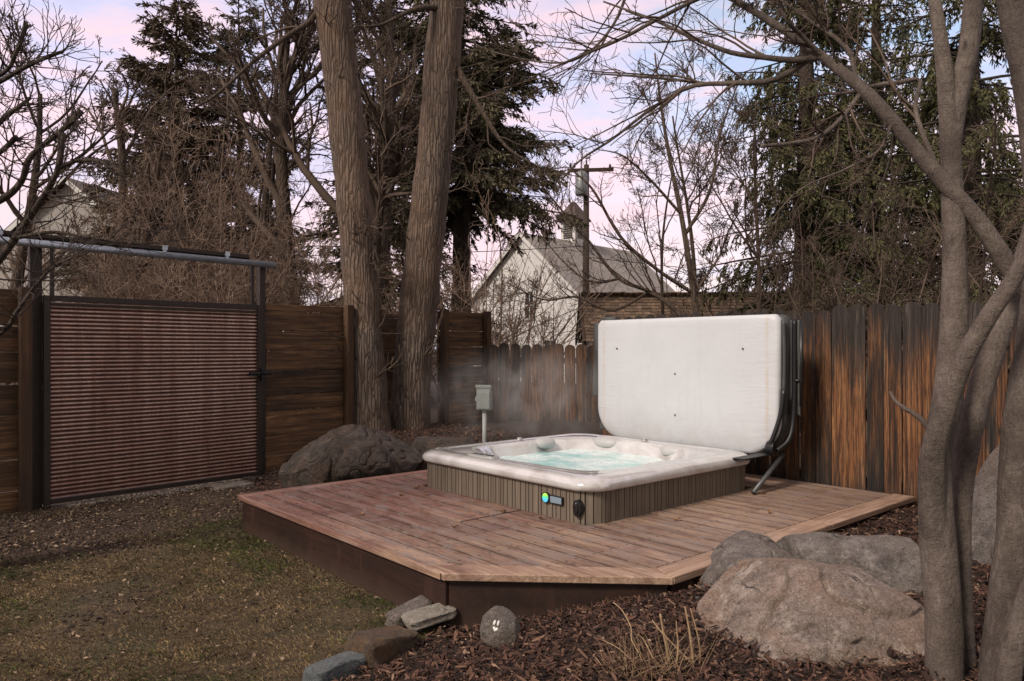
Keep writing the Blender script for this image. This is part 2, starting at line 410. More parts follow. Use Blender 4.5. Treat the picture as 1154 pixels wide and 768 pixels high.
# ------------------------------------------------------------------ world, sun, camera
w = bpy.data.worlds.new('World'); sc.world = w; w.use_nodes = True
nt = w.node_tree; nt.nodes.clear()
def wn(ty, **kw):
    nd = nt.nodes.new(ty)
    for k, v in kw.items():
        if k in nd.inputs:
            if isinstance(v, bpy.types.NodeSocket): nt.links.new(v, nd.inputs[k])
            else: nd.inputs[k].default_value = v
        else: setattr(nd, k, v)
    return nd
SUN_EL, SUN_AZ = 40, 226      # azimuth clockwise from +Y (behind the camera, to the left)
sky = wn('ShaderNodeTexSky'); sky.sky_type = 'NISHITA'; sky.sun_disc = False
sky.sun_elevation = R(SUN_EL); sky.sun_rotation = R(SUN_AZ); sky.dust_density = 1.5
tc = wn('ShaderNodeTexCoord')
sep = wn('ShaderNodeSeparateXYZ', Vector=tc.outputs['Generated'])
def wramp(fac, stops):
    nd = wn('ShaderNodeValToRGB', Fac=fac); cr = nd.color_ramp
    while len(cr.elements) < len(stops): cr.elements.new(1)
    for e, (p, c) in zip(cr.elements, stops): e.position = p; e.color = (*c, 1)
    return nd.outputs[0]
def wmath(op, a, b):
    nd = wn('ShaderNodeMath'); nd.operation = op
    for i, x in enumerate((a, b)):
        if isinstance(x, bpy.types.NodeSocket): nt.links.new(x, nd.inputs[i])
        else: nd.inputs[i].default_value = x
    return nd.outputs[0]
mp = wn('ShaderNodeMapping', Vector=tc.outputs['Generated'], Scale=(1.6, 1.6, 5.5))
nz = wn('ShaderNodeTexNoise', Vector=mp.outputs[0], Scale=1.5, Detail=7.0, Roughness=.55, Distortion=.3)
zz = wmath('ADD', sep.outputs[2], wmath('MULTIPLY', wmath('SUBTRACT', nz.outputs[0], .5), .28))
K = 8.2
def kc(*c): return tuple(K * x for x in c)
xx = wmath('ADD', sep.outputs[0], wmath('MULTIPLY', wmath('SUBTRACT', nz.outputs[0], .5), .7))
def wmix(fac, a, b):
    m = wn('ShaderNodeMix'); m.data_type = 'RGBA'
    for k, v in ((0, fac), (6, a), (7, b)):
        if isinstance(v, bpy.types.NodeSocket): nt.links.new(v, m.inputs[k])
        else: m.inputs[k].default_value = v if k == 0 else (*v, 1)
    return m.outputs[2]
low = wramp(zz, [(0.0, kc(1.0, .86, .76)), (.09, kc(1.0, .80, .80)), (.20, kc(.92, .78, .92)), (.36, kc(.72, .70, .95)), (.60, kc(.42, .39, .40)), (.9, kc(.42, .40, .38))])
hi = wramp(zz, [(0.0, kc(1.06, .92, .84)), (.10, kc(1.04, .88, .90)), (.22, kc(.96, .88, .98)), (.33, kc(.48, .68, .95)), (.60, kc(.40, .39, .41)), (.9, kc(.42, .40, .38))])
cl = wmix(wramp(xx, [(.0, (0, 0, 0)), (.35, (1, 1, 1))]), low, hi)
mp2 = wn('ShaderNodeMapping', Vector=tc.outputs['Generated'], Scale=(2.2, 2.2, 9.0), Location=(3.1, .4, .2))
nz2 = wn('ShaderNodeTexNoise', Vector=mp2.outputs[0], Scale=2.2, Detail=8.0, Roughness=.6, Distortion=.5)
cl = wmix(wramp(nz2.outputs[0], [(.42, (0, 0, 0)), (.60, (.9,) * 3)]), cl, kc(1.02, .74, .80))
cl = wmix(wramp(nz2.outputs[0], [(.30, (.85,) * 3), (.45, (0, 0, 0))]), cl, kc(.62, .62, .86))
# the sky behind the camera is duller
cl = wmix(wramp(wmath('ADD', wmath('MULTIPLY', sep.outputs[1], -1.0), .0), [(.0, (0, 0, 0)), (.6, (1, 1, 1))]), cl, kc(.50, .46, .415))
mx_out = wmix(wramp(nz.outputs[0], [(.30, (.85,) * 3), (.6, (.97,) * 3)]), sky.outputs[0], cl)
bg = wn('ShaderNodeBackground', Color=mx_out, Strength=.09)
nt.links.new(bg.outputs[0], wn('ShaderNodeOutputWorld').inputs[0])

sl = bpy.data.lights.new('sun', 'SUN'); sl.energy = 2.2; sl.angle = R(13); sl.color = (1.0, .885, .77)
so = bpy.data.objects.new('sun', sl); COL.objects.link(so)
az, el = R(SUN_AZ), R(SUN_EL)
so.rotation_euler = Vector((-math.sin(az) * math.cos(el), -math.cos(az) * math.cos(el), -math.sin(el))).to_track_quat('-Z', 'Y').to_euler()

cam = bpy.data.cameras.new('camera'); co = bpy.data.objects.new('camera', cam); COL.objects.link(co)
co.location = (0, 0, EYE); co.rotation_euler = (R(90), 0, 0)
cam.sensor_width = 36; cam.lens = 36 * F / 1154; cam.shift_y = 8 / 1154; cam.clip_start = .05; cam.clip_end = 2000
sc.camera = co
sc.view_settings.view_transform = 'Standard'; sc.view_settings.look = 'None'; sc.view_settings.gamma = 1; sc.view_settings.exposure = 0.62
sc.cycles.use_denoising = True
sc.cycles.max_bounces = 8; sc.cycles.transparent_max_bounces = 16; sc.cycles.volume_bounces = 1; sc.cycles.volume_max_steps = 128

# ------------------------------------------------------------------ ground
def ground():
    fx = np.arange(-7, 7.01, .06); fy = np.arange(1.2, 13.5, .06)
    far = np.array([8, 9.5, 12, 16, 24, 40, 80, 200, 600.])
    xs = np.r_[-far[::-1], fx, far]; ys = np.r_[-far[::-1] + 6, fy, far + 6.5]
    ys = np.unique(ys)
    X, Y = np.meshgrid(xs, ys); Z = height(X, Y)
    n1 = np.array([mn.noise(Vector((x * 2.2, y * 2.2, 0))) * .012 + mn.noise(Vector((x * 9, y * 9, 3))) * .006 for x, y in zip(X.ravel(), Y.ravel())]).reshape(X.shape)
    Z = Z + n1
    ny, nx = X.shape
    i = (np.arange(ny - 1)[:, None] * nx + np.arange(nx - 1)[None, :]).ravel()
    mb = MB(); mb.add(np.c_[X.ravel(), Y.ravel(), Z.ravel()], np.c_[i, i + 1, i + nx + 1, i + nx], True)
    g = G('ground_soil_and_turf')
    mk = g.n('ShaderNodeAttribute', attribute_name='mulch').outputs['Fac']
    dk = g.n('ShaderNodeAttribute', attribute_name='dirt').outputs['Fac']
    nA = g.noise(2.2, 7, .65); nB = g.noise(26, 7, .75); nC = g.noise(140, 4, .75)
    turf = g.ramp(nB, (.3, (.034, .020, .010)), (.5, (.105, .069, .034)), (.72, (.21, .15, .08)))
    turf = g.mix(g.ramp(nA, (.45, 0.0), (.63, .65)), turf, (.048, .050, .017))
    dirt = g.ramp(nB, (.3, (.020, .011, .006)), (.52, (.062, .037, .023)), (.75, (.13, .086, .058)))
    mul = g.ramp(nB, (.3, (.012, .006, .004)), (.55, (.042, .019, .012)), (.75, (.085, .042, .028)))
    dm = g.math('ADD', dk, g.math('MULTIPLY', g.math('SUBTRACT', nA, .5), 1.6))
    c = g.mix(g.ramp(dm, (.35, 0.0), (.62, 1.0)), turf, dirt)
    c = g.mix(mk, c, mul)
    c = g.mix(g.ramp(nC, (.38, .6), (.55, 0.0)), c, (.012, .009, .006))
    g.set(Base_Color=c, Roughness=.95); g.bump(g.math('ADD', nB, g.math('MULTIPLY', nC, .6)), .9, .02)
    o = mb.build('ground', g.m); o['kind'] = 'structure'
    def put(nm, arr):
        at = o.data.attributes.new(nm, 'FLOAT', 'POINT'); at.data.foreach_set('value', arr.astype(np.float32).ravel())
    put('mulch', mulch_mask(X, Y)); put('dirt', dirtf(X, Y))
    return o
def dirtf(X, Y):
    s = (X - GX) * GD[0] + (Y - GY) * GD[1]; q = (X - GX) * GN[0] + (Y - GY) * GN[1]     # q<0 towards the lawn
    return np.clip(1.1 * sstep(-2.7, -.9, q) + .5 * sstep(-2.6, -4.2, X), 0, 1)
ground()

rng = np.random.default_rng(11)
def vnoise(x, y, s, z=0.0): return np.array([mn.noise(Vector((a * s, b * s, z))) for a, b in zip(x, y)])

def grass():
    n = 240000
    x = rng.uniform(-5.6, .1, n); y = rng.uniform(2.6, 8.4, n)
    m = mulch_mask(x, y); d = dirtf(x, y) + vnoise(x, y, 1.5) * .9 + vnoise(x, y, 5, 4) * .35
    a, b = to_deck(x, y); q = (x - GX) * GN[0] + (y - GY) * GN[1]
    keep = (m < .3) & (rng.random(n) > d * 1.0 + .55 * np.maximum(0, vnoise(x, y, 2.6, 7)) ) & ~((a > .0) & (b > .06)) & (q < -.12)
    x, y = x[keep], y[keep]; n = len(x)
    gr = vnoise(x, y, 1.1, 9) + .5 * vnoise(x, y, 4, 2) + .55 * np.exp(-((to_deck(x, y)[1] + .25) / .3) ** 2)
    isg = gr + rng.normal(0, .22, n) > .43
    z = height(x, y)
    L = rng.uniform(.008, .026, n) * np.where(isg, 1.3, 1.0); wd = rng.uniform(.0008, .0020, n)
    az = rng.uniform(0, 2 * np.pi, n); ln = rng.uniform(.3, 1.5, n) * L
    p = np.c_[x, y, z - .002]; d1 = np.c_[np.cos(az), np.sin(az), np.zeros(n)]; pr = np.c_[-np.sin(az), np.cos(az), np.zeros(n)]
    tip = p + d1 * ln[:, None]; tip[:, 2] += L * .75
    mid = p + d1 * ln[:, None] * .35; mid[:, 2] += L * .5
    V = np.stack([p - pr * wd[:, None], p + pr * wd[:, None], mid + pr * wd[:, None] * .8, tip, mid - pr * wd[:, None] * .8], 1)
    for sel, nm, mt, in ((~isg, 'dormant_grass', M_GTAN), (isg, 'green_grass', M_GGRN)):
        v = V[sel]; k = len(v); mb = MB(); mb.add(v.reshape(-1, 3), (np.arange(k) * 5)[:, None] + np.arange(5)[None])
        o = mb.build(nm, mt)
        tag(o, {'dormant_grass': 'short dormant tan grass over the dark lawn', 'green_grass': 'sparse green grass sprouting beside the deck and lawn'}[nm], 'grass', kind='stuff')
def grassmat(name, c0, c1):
    g = G(name); c = g.ramp(g.isl(), (0, c0), (1, c1))
    c = g.mix(g.ramp(g.noise(4.5, 7, .7), (.36, .75), (.56, 0.0)), c, tuple(x * .55 for x in c0))
    c = g.mix(g.ramp(g.noise(2.2, 6, .7, g.map(loc=(4, 2, 0))), (.52, 0.0), (.68, .6)), c, tuple(min(1, x * 1.35) for x in c1))
    g.set(Base_Color=c, Roughness=.9); return g.m
M_GTAN = grassmat('dormant_grass_blades', (.080, .052, .024), (.37, .26, .135))
M_GGRN = grassmat('green_grass_blades', (.042, .050, .012), (.13, .14, .038))
grass()

def chips(name, x, y, z, lo, hi, mat, label, cat, flat=.45, aspect=.32):
    """small irregular bent flakes"""
    n = len(x); L = rng.uniform(lo, hi, n) * rng.uniform(.6, 1, n); W = L * rng.uniform(aspect * .6, aspect * 1.5, n); T = W * rng.uniform(.15, .45, n)
    az = rng.uniform(0, 2 * np.pi, n); pit = rng.normal(0, flat, n); rol = rng.normal(0, flat, n)
    loc = np.array([[-1, -.6, 0], [.2, -1, .15], [1, -.3, 0], [.8, .7, .1], [-.3, 1, .2], [-.9, .4, .05]])
    k = len(loc)
    top = loc[None] * np.stack([L / 2, W / 2, T], 1)[:, None] * rng.uniform(.7, 1.2, (n, k, 1)); bot = top * np.array([.85, .85, 1]); bot = bot - np.array([0, 0, 1]) * T[:, None, None]
    v = np.concatenate([top, bot], 1)
    ca, sa = np.cos(az), np.sin(az); cp, sp = np.cos(pit), np.sin(pit); cr, sr = np.cos(rol), np.sin(rol)
    X, Y, Z = v[..., 0], v[..., 1], v[..., 2]
    Y, Z = Y * cr[:, None] - Z * sr[:, None], Y * sr[:, None] + Z * cr[:, None]
    X, Z = X * cp[:, None] - Z * sp[:, None], X * sp[:, None] + Z * cp[:, None]
    X, Y = X * ca[:, None] - Y * sa[:, None], X * sa[:, None] + Y * ca[:, None]
    v = np.stack([X + x[:, None], Y + y[:, None], Z + z[:, None]], -1)
    i = np.arange(k); j = (i + 1) % k
    base = (np.arange(n) * 2 * k)[:, None, None]
    q = (np.c_[i, j, j + k, i + k][None] * 1)
    q = np.c_[j, i, i + k, j + k][None] + base
    mb = MB(); mb.add(v.reshape(-1, 3), [q.reshape(-1, 4), (base[:, 0] + np.arange(k)[None])])
    return tag(mb.build(name, mat), label, cat, kind='stuff')

def mulch():
    n = 84000
    x = np.r_[rng.uniform(-1.3, 3.6, n), rng.uniform(-4.2, .8, 16000)]; y = np.r_[1.9 + 4.6 * rng.random(n) ** 1.25, rng.uniform(6.3, 11, 16000)]
    m = mulch_mask(x, y); a, b = to_deck(x, y); q = (x - GX) * GN[0] + (y - GY) * GN[1]
    keep = (m > .4) & ~((a > 0) & (a < 3.56) & (b > .05) & (b < 4.1) & ((a - 2.8) * .838 < (b + .0) * .83 + .0)) & (b < 4.05) & (q < -.05)
    x, y = x[keep], y[keep]
    z = height(x, y) + rng.uniform(-.004, .030, len(x)) * np.abs(1 + vnoise(x, y, 6))
    k = len(x) // 2
    for sl_, lo, hi, asp, fl in ((slice(0, k), .010, .034, .5, .5), (slice(k, None), .026, .080, .24, .45)):
        chips('wood_mulch', x[sl_], y[sl_], z[sl_] + (0 if lo < .02 else .004), lo, hi, M_MULCH, 'fine crumbled bark mulch filling the bed between the chips' if lo < .02 else 'long shredded bark chips strewn over the mulch bed', 'mulch', fl, asp)
    # fallen leaves and pale flecks on lawn and mulch
    n = 13000
    x = rng.uniform(-5.2, 3, n); y = rng.uniform(2.7, 8, n); a, b = to_deck(x, y); q = (x - GX) * GN[0] + (y - GY) * GN[1]
    keep = ~((a > 0) & (b > .0) & (a < 3.65)) & (q < -.1) & (b < 4)
    x, y = x[keep], y[keep]
    sel = rng.random(len(x)) < np.where(mulch_mask(x, y) > .5, .12, .30 + .15 * dirtf(x, y))
    x, y = x[sel], y[sel]
    chips('leaf_litter', x, y, height(x, y) + .018 + .02 * mulch_mask(x, y),   .007, .030, M_LITTER, 'small dry tan leaf scraps scattered over lawn and mulch', 'leaf litter', .35, .5)
gm = G('shredded_bark'); gm.set(Base_Color=gm.ramp(gm.isl(), (0, (.012, .006, .004)), (.45, (.050, .022, .014)), (.82, (.115, .055, .035)), (.95, (.17, .095, .062)), (1, (.30, .19, .125))), Roughness=.9)
M_MULCH = gm.m
gd = G('dirt_crumbs'); gd.set(Base_Color=gd.ramp(gd.isl(), (0, (.016, .009, .006)), (.6, (.060, .036, .023)), (.92, (.13, .085, .055)), (1, (.30, .21, .14))), Roughness=.95)
M_LITTER = twigmat('dry_leaf_scraps', (.10, .062, .036), (.40, .29, .20))
def dirt():
    n = 60000; x = rng.uniform(-5.8, -1.2, n); y = rng.uniform(3.2, 8.8, n); a, b = to_deck(x, y); q = (x - GX) * GN[0] + (y - GY) * GN[1]
    d = dirtf(x, y) + vnoise(x, y, 1.5) * .8 + vnoise(x, y, 5, 4) * .4
    keep = (q < -.13) & ~((a > 0) & (b > .04)) & (rng.random(n) < np.clip(d, .12, 1)) & (mulch_mask(x, y) < .4)
    x, y = x[keep], y[keep]
    chips('soil_crumbs', x, y, height(x, y) + rng.uniform(.0, .010, len(x)), .006, .042, gd.m, 'dark crumbly soil and leaf crumbs along the foot of the rusted gate', 'soil', .5, .5)
mulch(); dirt()

def gravel():
    n = 1500; s = rng.uniform(.15, 2.15, n); q = rng.normal(-.12, .055, n) ; q = np.where(q < -.3, -.1, q)
    x = GX + GD[0] * s + GN[0] * q; y = GY + GD[1] * s + GN[1] * q
    chips('gravel_strip', x, y, height(x, y) + .010, .012, .038, simple('pale_gravel', (.24, .20, .165), .9, 0, .4, 60, .2), 'pale gravel strip along the bottom of the rusted gate', 'gravel', .4, .7)
gravel()

# ------------------------------------------------------------------ deck
def deck():
    t = empty('deck', (AX, AY, 0), DROT, 'low red brown timber deck with clipped front corner around the spa', 'deck')
    H, T = .30, .038
    a0, a1, b1 = .0, 3.63, 4.03
    cut = 2.80; cb = .838
    def amax(b):  # inner limit of boards (before front trim .14 wide)
        w_ = .145
        return min(a1 - w_, cut + (b) * (a1 - cut) / cb - w_ * 1.38)
    mb = MB(); hb = MB(); bw = .136; gap = .013; b = .006
    hatch = (.40, 1.93, .70, 1.33)  # a range, b range
    k = 0
    while b < b1 - .02:
        e = min(b + bw, b1)
        segs = [(.10, None)]
        ia, ib = (b, e)
        if b >= hatch[2] - .02 and e <= hatch[3] + .06:
            segs = [(.10, hatch[0] - .006), (hatch[1] + .006, None)]
            b0 = b + (.014 if b < hatch[2] + .12 else 0)
            hb.prism([(hatch[0], b0), (hatch[1] - .012, b0), (hatch[1] - .012, e), (hatch[0], e)], H - T + .003, H + .003)
        if e > 1.36 and b < 3.33:
            segs = [(.10, .62), (2.58, None)]
        for s0, s1 in segs:
            if s1 is None:
                x0, x1 = amax(b), amax(e)
                # random butt joint
                js = [s0]
                if x0 - s0 > 2.0: js.append(s0 + rng.uniform(.35, .7) * (x0 - s0))
                for i, j0 in enumerate(js):
                    last = i == len(js) - 1
                    q0, q1 = (x0, x1) if last else (js[i + 1] - .004,) * 2
                    mb.prism([(j0, b), (q0, b), (q1, e), (j0, e)], H - T, H + rng.uniform(-.0012, .0012))
            else:
                mb.prism([(s0, b), (s1, b), (s1, e), (s0, e)], H - T, H + rng.uniform(-.0012, .0012))
        b = e + gap; k += 1
    mb.build('decking', M_DECK, t, .003, 1)
    hb.build('hatch', M_DECK, t, .003, 1)
    # edge boards
    w_ = .14
    m = MB(); m.prism([(-.03, -.03), (.094, -.03), (.094, 1.0), (-.03, 1.0)], H - T, H + .003); m.prism([(-.03, 1.004), (.094, 1.004), (.094, b1), (-.03, b1)], H - T, H + .003); m.build('edge_board', M_DECKY, t, .004, 1)
    m = MB(); o = .025
    n1 = np.array([cb, -(a1 - cut)]); n1 /= np.linalg.norm(n1)
    # front clipped edge board
    p0 = (cut + .012, -.03); p1 = (a1 + .03, cb - .012)
    m.prism([p0, p1, (a1 - w_ + .002, cb + .055), (cut - w_ * 1.30, .004)], H - T, H + .003); m.build('edge_board', M_DECKX, t, .004, 1)
    m = MB(); m.prism([(a1 + .03, cb - .006), (a1 + .03, 2.6), (a1 - w_ + .004, 2.6), (a1 - w_ + .004, cb + .060)], H - T, H + .003)
    m.prism([(a1 + .03, 2.604), (a1 + .03, b1), (a1 - w_ + .004, b1), (a1 - w_ + .004, 2.604)], H - T, H + .003); m.build('edge_board', M_DECKY, t, .004, 1)
    m = MB(); m.prism([(.098, -.034), (2.79, -.034), (2.66, .0), (.098, .0)], H - T, H + .002); m.build('edge_board', M_DECKX, t, .003, 1)
    # fascias
    m = MB(); m.box((1.40, .012, .115), (2.78, .03, .295)); m.build('fascia', M_FASCIA, t, .004, 1)
    m = MB(); L = math.hypot(a1 - cut, cb); an = math.atan2(cb, a1 - cut)
    m.box(((cut + a1) / 2 - .018, cb / 2 + .018, .10), (L - .02, .03, .32), an); m.build('fascia', M_FASCIA, t, .004, 1)
    m = MB(); m.box((a1 - .012, (cb + b1) / 2 + .01, .10), (.03, b1 - cb - .03, .32)); m.build('fascia', M_FASCIA, t, .004, 1)
    m = MB(); m.box((.012, b1 / 2 + .02, .115), (.03, b1 - .06, .29)); m.build('fascia', M_FASCIA, t, .004, 1)
    m = MB()
    for bb in (.6, 1.2): m.box((1.6, bb, .15), (2.5, .045, .2))
    m.build('joist', M_FASCIA, t)
deck()

# ------------------------------------------------------------------ hot tub
def rrect(hx, hy, r, nc=14, ns=26):
    pts = []
    cs = [(hx - r, -hy + r, -90), (hx - r, hy - r, 0), (-hx + r, hy - r, 90), (-hx + r, -hy + r, 180)]
    for i, (cx, cy, a) in enumerate(cs):
        for k in range(nc): th = R(a + 90 * k / nc); pts.append((cx + r * math.cos(th), cy + r * math.sin(th)))
        th = R(a + 90); p = np.array((cx + r * math.cos(th), cy + r * math.sin(th)))
        nx, ny, na = cs[(i + 1) % 4]; q = np.array((nx + r * math.cos(R(na)), ny + r * math.sin(R(na))))
        for k in range(ns): pts.append(tuple(p + (q - p) * k / ns))
    return np.array(pts)

TC = (1.605, 2.345); TH = 1.025
def pearl():
    g = G('pearl_marbled_acrylic')
    sw = g.noise(1.5, 7, .6, g.map((1.2, 1.2, 2)), 2.2); st = g.noise(1, 5, .6, g.map((2, 14, 6), rt=(0, 0, .5)), 1.2)
    c = g.ramp(sw, (.28, (.44, .405, .385)), (.45, (.56, .545, .535)), (.62, (.66, .655, .65)), (.76, (.54, .51, .49)))
    c = g.mix(g.ramp(st, (.5, 0.0), (.7, .5)), c, (.68, .67, .66))
    g.set(Base_Color=c, Metallic=.18, Roughness=.13, Coat_Weight=1.0, Coat_Roughness=.05)
    return g.m
def tub():
    t = empty('hot_tub', D(TC[0], TC[1], 0), DROT, 'square sunken hot tub with pearl rim, brown slatted skirt and bubbling water', 'hot tub')
    Z0, Z1 = .285, .525
    # skirt: ring of vertical slats
    p = rrect(TH - .02, TH - .02, .16, 12, 40); mb = MB()
    mb.prism([tuple(x) for x in rrect(TH - .035, TH - .035, .15, 12, 6)], Z0, .44)
    # resample perimeter by length
    q = np.r_[p, p[:1]]; s = np.r_[0, np.cumsum(np.linalg.norm(np.diff(q, axis=0), axis=1))]
    def at(u):
        u = u % s[-1]; return np.array([np.interp(u, s, q[:, 0]), np.interp(u, s, q[:, 1])])
    u = 0.0; pat = [.058, .032, .058, .058, .032, .045]; k = 0
    while u < s[-1] - .02:
        w_ = pat[k % len(pat)]; k += 1
        A_, B_ = at(u + .0035), at(min(u + w_ - .0035, s[-1]))
        dd = (B_ - A_) / max(np.linalg.norm(B_ - A_), 1e-6); nn = np.array([dd[1], -dd[0]])
        c1 = [A_ - nn * .012, B_ - nn * .012, B_ + nn * .006, A_ + nn * .006]
        mb.prism([tuple(x) for x in c1][::-1], Z0, Z1 - rng.uniform(.002, .004)); u += w_
    gs = G('brown_grey_slats'); vv = gs.off(); stn = gs.noise(1, 6, .6, gs.map((60, 60, 2), vv))
    cs = gs.ramp(stn, (.3, (.105, .080, .060)), (.7, (.185, .150, .115)))
    cs = gs.mix(.8, cs, gs.ramp(gs.isl(), (0, .82), (1, 1.15)), 'MULTIPLY')
    gs.set(Base_Color=cs, Roughness=.6).bump(stn, .3, .003)
    mb.build('skirt', gs.m, t, .0015, 1)
    # shell
    prof = [(.05, .515, .17), (.004, .517, .185), (-.018, .524, .20), (-.028, .545, .20), (-.026, .568, .20), (-.014, .590, .20), (.008, .606, .20), (.04, .616, .20), (.08, .620, .20),
            (.115, .618, .20), (.135, .610, .20), (.15, .612, .2), (.18, .613, .21), (.205, .606, .22), (.222, .588, .24), (.24, .555, .27), (.262, .50, .30), (.32, .42, .32), (.42, .36, .34), (.6, .33, .3)]
    rings = []
    base = rrect(1, 1, .2)
    ang = np.arctan2(base[:, 1], base[:, 0])
    xs, ys = base[:, 0], base[:, 1]
    for ins, z, r in prof:
        pr = rrect(TH - ins, TH - ins, r)
        zc = np.full(len(pr), z)
        if ins > .14 and z > .4:
            # sculpted seats: inner lip waves in and out, raised head rests towards the back (+y) and left (-x) sides
            amp = min(1, (ins - .14) / .08)
            wave = .05 * np.cos(ang * 6 + .6) + .03 * np.cos(ang * 4)
            cr = np.exp(-((np.abs(np.abs(ang) % (np.pi / 2) - np.pi / 4)) / .22) ** 2) * .10
            inn = amp * (wave * .6 + cr + .03)
            pr = pr * (1 - np.maximum(inn, -.03))[:, None]
            back = np.maximum(sstep(.3, .9, ys), sstep(.3, .9, -xs))
            zc = zc + amp * back * (.022 * (.5 + .5 * np.cos(ang * 6 + 1.2)))
        rings.append(np.c_[pr, zc])
    n = len(base); V = np.concatenate(rings); mb = MB(); i = np.arange(n); j = (i + 1) % n; fs = []
    for k in range(len(rings) - 1): fs.append(np.c_[i + k * n, j + k * n, j + (k + 1) * n, i + (k + 1) * n])
    fs.append((i + (len(rings) - 1) * n)[None, :])
    mb.add(V, fs, True)
    mp_ = pearl()
    sh = mb.build('shell', mp_, t); ss = sh.modifiers.new('sub', 'SUBSURF'); ss.levels = 1; ss.render_levels = 1
    # water
    g = G('turquoise_foaming_water')
    f1 = g.noise(2.0, 8, .62, dist=.5); f2 = g.noise(17, 6, .7)
    foam = g.math('ADD', g.math('MULTIPLY', f1, .85), g.math('MULTIPLY', f2, .18))
    c = g.ramp(foam, (.30, (.17, .45, .43)), (.43, (.36, .62, .60)), (.53, (.64, .77, .765)), (.66, (.80, .85, .85)))
    g.set(Base_Color=c, Roughness=g.ramp(foam, (.45, .08), (.65, .5)), IOR=1.33, Specular_IOR_Level=.6)
    g.bump(g.math('ADD', g.noise(7, 6, .6, dist=.8), g.math('MULTIPLY', f2, .5)), .5, .03)
    m = 60; gx = np.linspace(-.82, .82, m); X, Y = np.meshgrid(gx, gx)
    Zw = .505 + np.array([mn.noise(Vector((x * 4, y * 4, 1))) * .010 + mn.noise(Vector((x * 11, y * 11, 5))) * .006 for x, y in zip(X.ravel(), Y.ravel())])
    ii = (np.arange(m - 1)[:, None] * m + np.arange(m - 1)[None]).ravel()
    mb = MB(); mb.add(np.c_[X.ravel(), Y.ravel(), Zw], np.c_[ii, ii + 1, ii + m + 1, ii + m], True); mb.build('water', g.m, t)
    # headrests (soft grey pillows), placed on the back and left inner walls
    mpil = simple('pale_grey_pillow', (.44, .44, .44), .5, 0, .06, 9, .05)
    def pillow(a, b, rz, w_=.30):
        mb = MB(); rows = []
        for k, (yy, zz) in enumerate([(-.055, -.045), (-.075, -.01), (-.055, .03), (-.01, .05), (.04, .05), (.06, .03)]):
            x = np.linspace(-1, 1, 13); bulge = (1 - np.abs(x) ** 4)
            rows.append(np.c_[x * w_ / 2, yy * (.5 + .5 * bulge) + .02 * x ** 2, zz * (.45 + .55 * bulge)])
        V = np.concatenate(rows); n = 13; q = []
        for r_ in range(5):
            i = np.arange(n - 1) + r_ * n; q.append(np.c_[i, i + 1, i + 1 + n, i + n])
        V = rot(V, 0, 0, rz) + np.array((a - TC[0], b - TC[1], .585))
        mb.add(V, q, True); o = mb.build('headrest', mpil, t); s2 = o.modifiers.new('s', 'SUBSURF'); s2.levels = 1; s2.render_levels = 2
        sd = o.modifiers.new('t', 'SOLIDIFY'); sd.thickness = .02
    pillow(1.18, 3.10, 0); pillow(1.98, 3.10, 0, .26); pillow(.86, 2.60, R(90), .24)
    # diverter knobs
    def knob(a, b, z=.622, r=.032):
        mb = MB()
        for r0, z0, z1 in ((r, 0, .012), (r * .75, .012, .026)):
            th = np.linspace(0, 2 * np.pi, 20, endpoint=False); mb.prism([(r0 * math.cos(x) + a - TC[0], r0 * math.sin(x) + b - TC[1]) for x in th], z + z0, z + z1)
        mb.build('diverter_knob', simple('silver_plastic', (.42, .40, .39), .3, .3, .1, 9, 0), t, .003)
    knob(1.58, 3.20); knob(.76, 2.36)
    # control panel on the front rim near the left corner
    mb = MB(); th = np.linspace(0, 2 * np.pi, 32, endpoint=False)
    cx, cy = 1.30 - TC[0], 1.475 - TC[1]
    se = lambda a_, b_, h0, h1: mb.prism([(cx + a_ * np.sign(math.cos(x)) * abs(math.cos(x)) ** .6, cy + b_ * np.sign(math.sin(x)) * abs(math.sin(x)) ** .6) for x in th], h0, h1)
    se(.17, .065, .606, .624); se(.15, .05, .624, .628)
    cp = mb.build('control_panel', simple('grey_panel', (.40, .39, .38), .3, .1, .08, 9, 0), t, .004)
    mb = MB(); mb.prism([(cx - .12, cy - .028), (cx + .03, cy - .034), (cx + .03, cy + .034), (cx - .12, cy + .028)], .628, .630)
    for k in range(3): mb.box((cx + .06 + .03 * k, cy, .630), (.02, .035, .006))
    mb.build('display', simple('dark_display', (.07, .075, .08), .15, 0, .2, 9, 0), cp)
    # logo lamp and plate on the left-front skirt (y = -TH), drain fitting near the corner
    yb = -TH + .012
    gl = G('glowing_logo'); z = gl.n('ShaderNodeSeparateXYZ', Vector=gl.obj).outputs[2]
    colr = gl.ramp(gl.math('MULTIPLY', gl.math('SUBTRACT', z, .400), 14.0), (.35, (.10, .55, .85)), (.60, (.12, .75, .25)), (.8, (.45, .85, .10)))
    gl.set(Base_Color=colr, Emission_Color=colr, Emission_Strength=.2, Roughness=.3)
    lx = 2.20 - TC[0]
    th = np.linspace(0, 2 * np.pi, 24, endpoint=False)
    mb = MB(); mb.prism([(lx + .046 * math.cos(x), .435 + .036 * math.sin(x)) for x in th], yb - .022, yb - .004, 'y'); mb.build('lamp_bezel', M_BLACKPL, t, .002)
    mb = MB(); mb.prism([(lx + .030 * math.cos(x), .435 + .032 * math.sin(x)) for x in th], yb - .026, yb - .020, 'y'); mb.build('logo_lamp', gl.m, t, .002)
    mb = MB(); mb.prism([(lx + .040, .402), (lx + .165, .402), (lx + .165, .460), (lx + .040, .460)], yb - .018, yb - .002, 'y'); mb.build('name_plate_border', M_BLACKPL, t, .003)
    mb = MB(); mb.prism([(lx + .048, .409), (lx + .157, .409), (lx + .157, .453), (lx + .048, .453)], yb - .022, yb - .016, 'y')
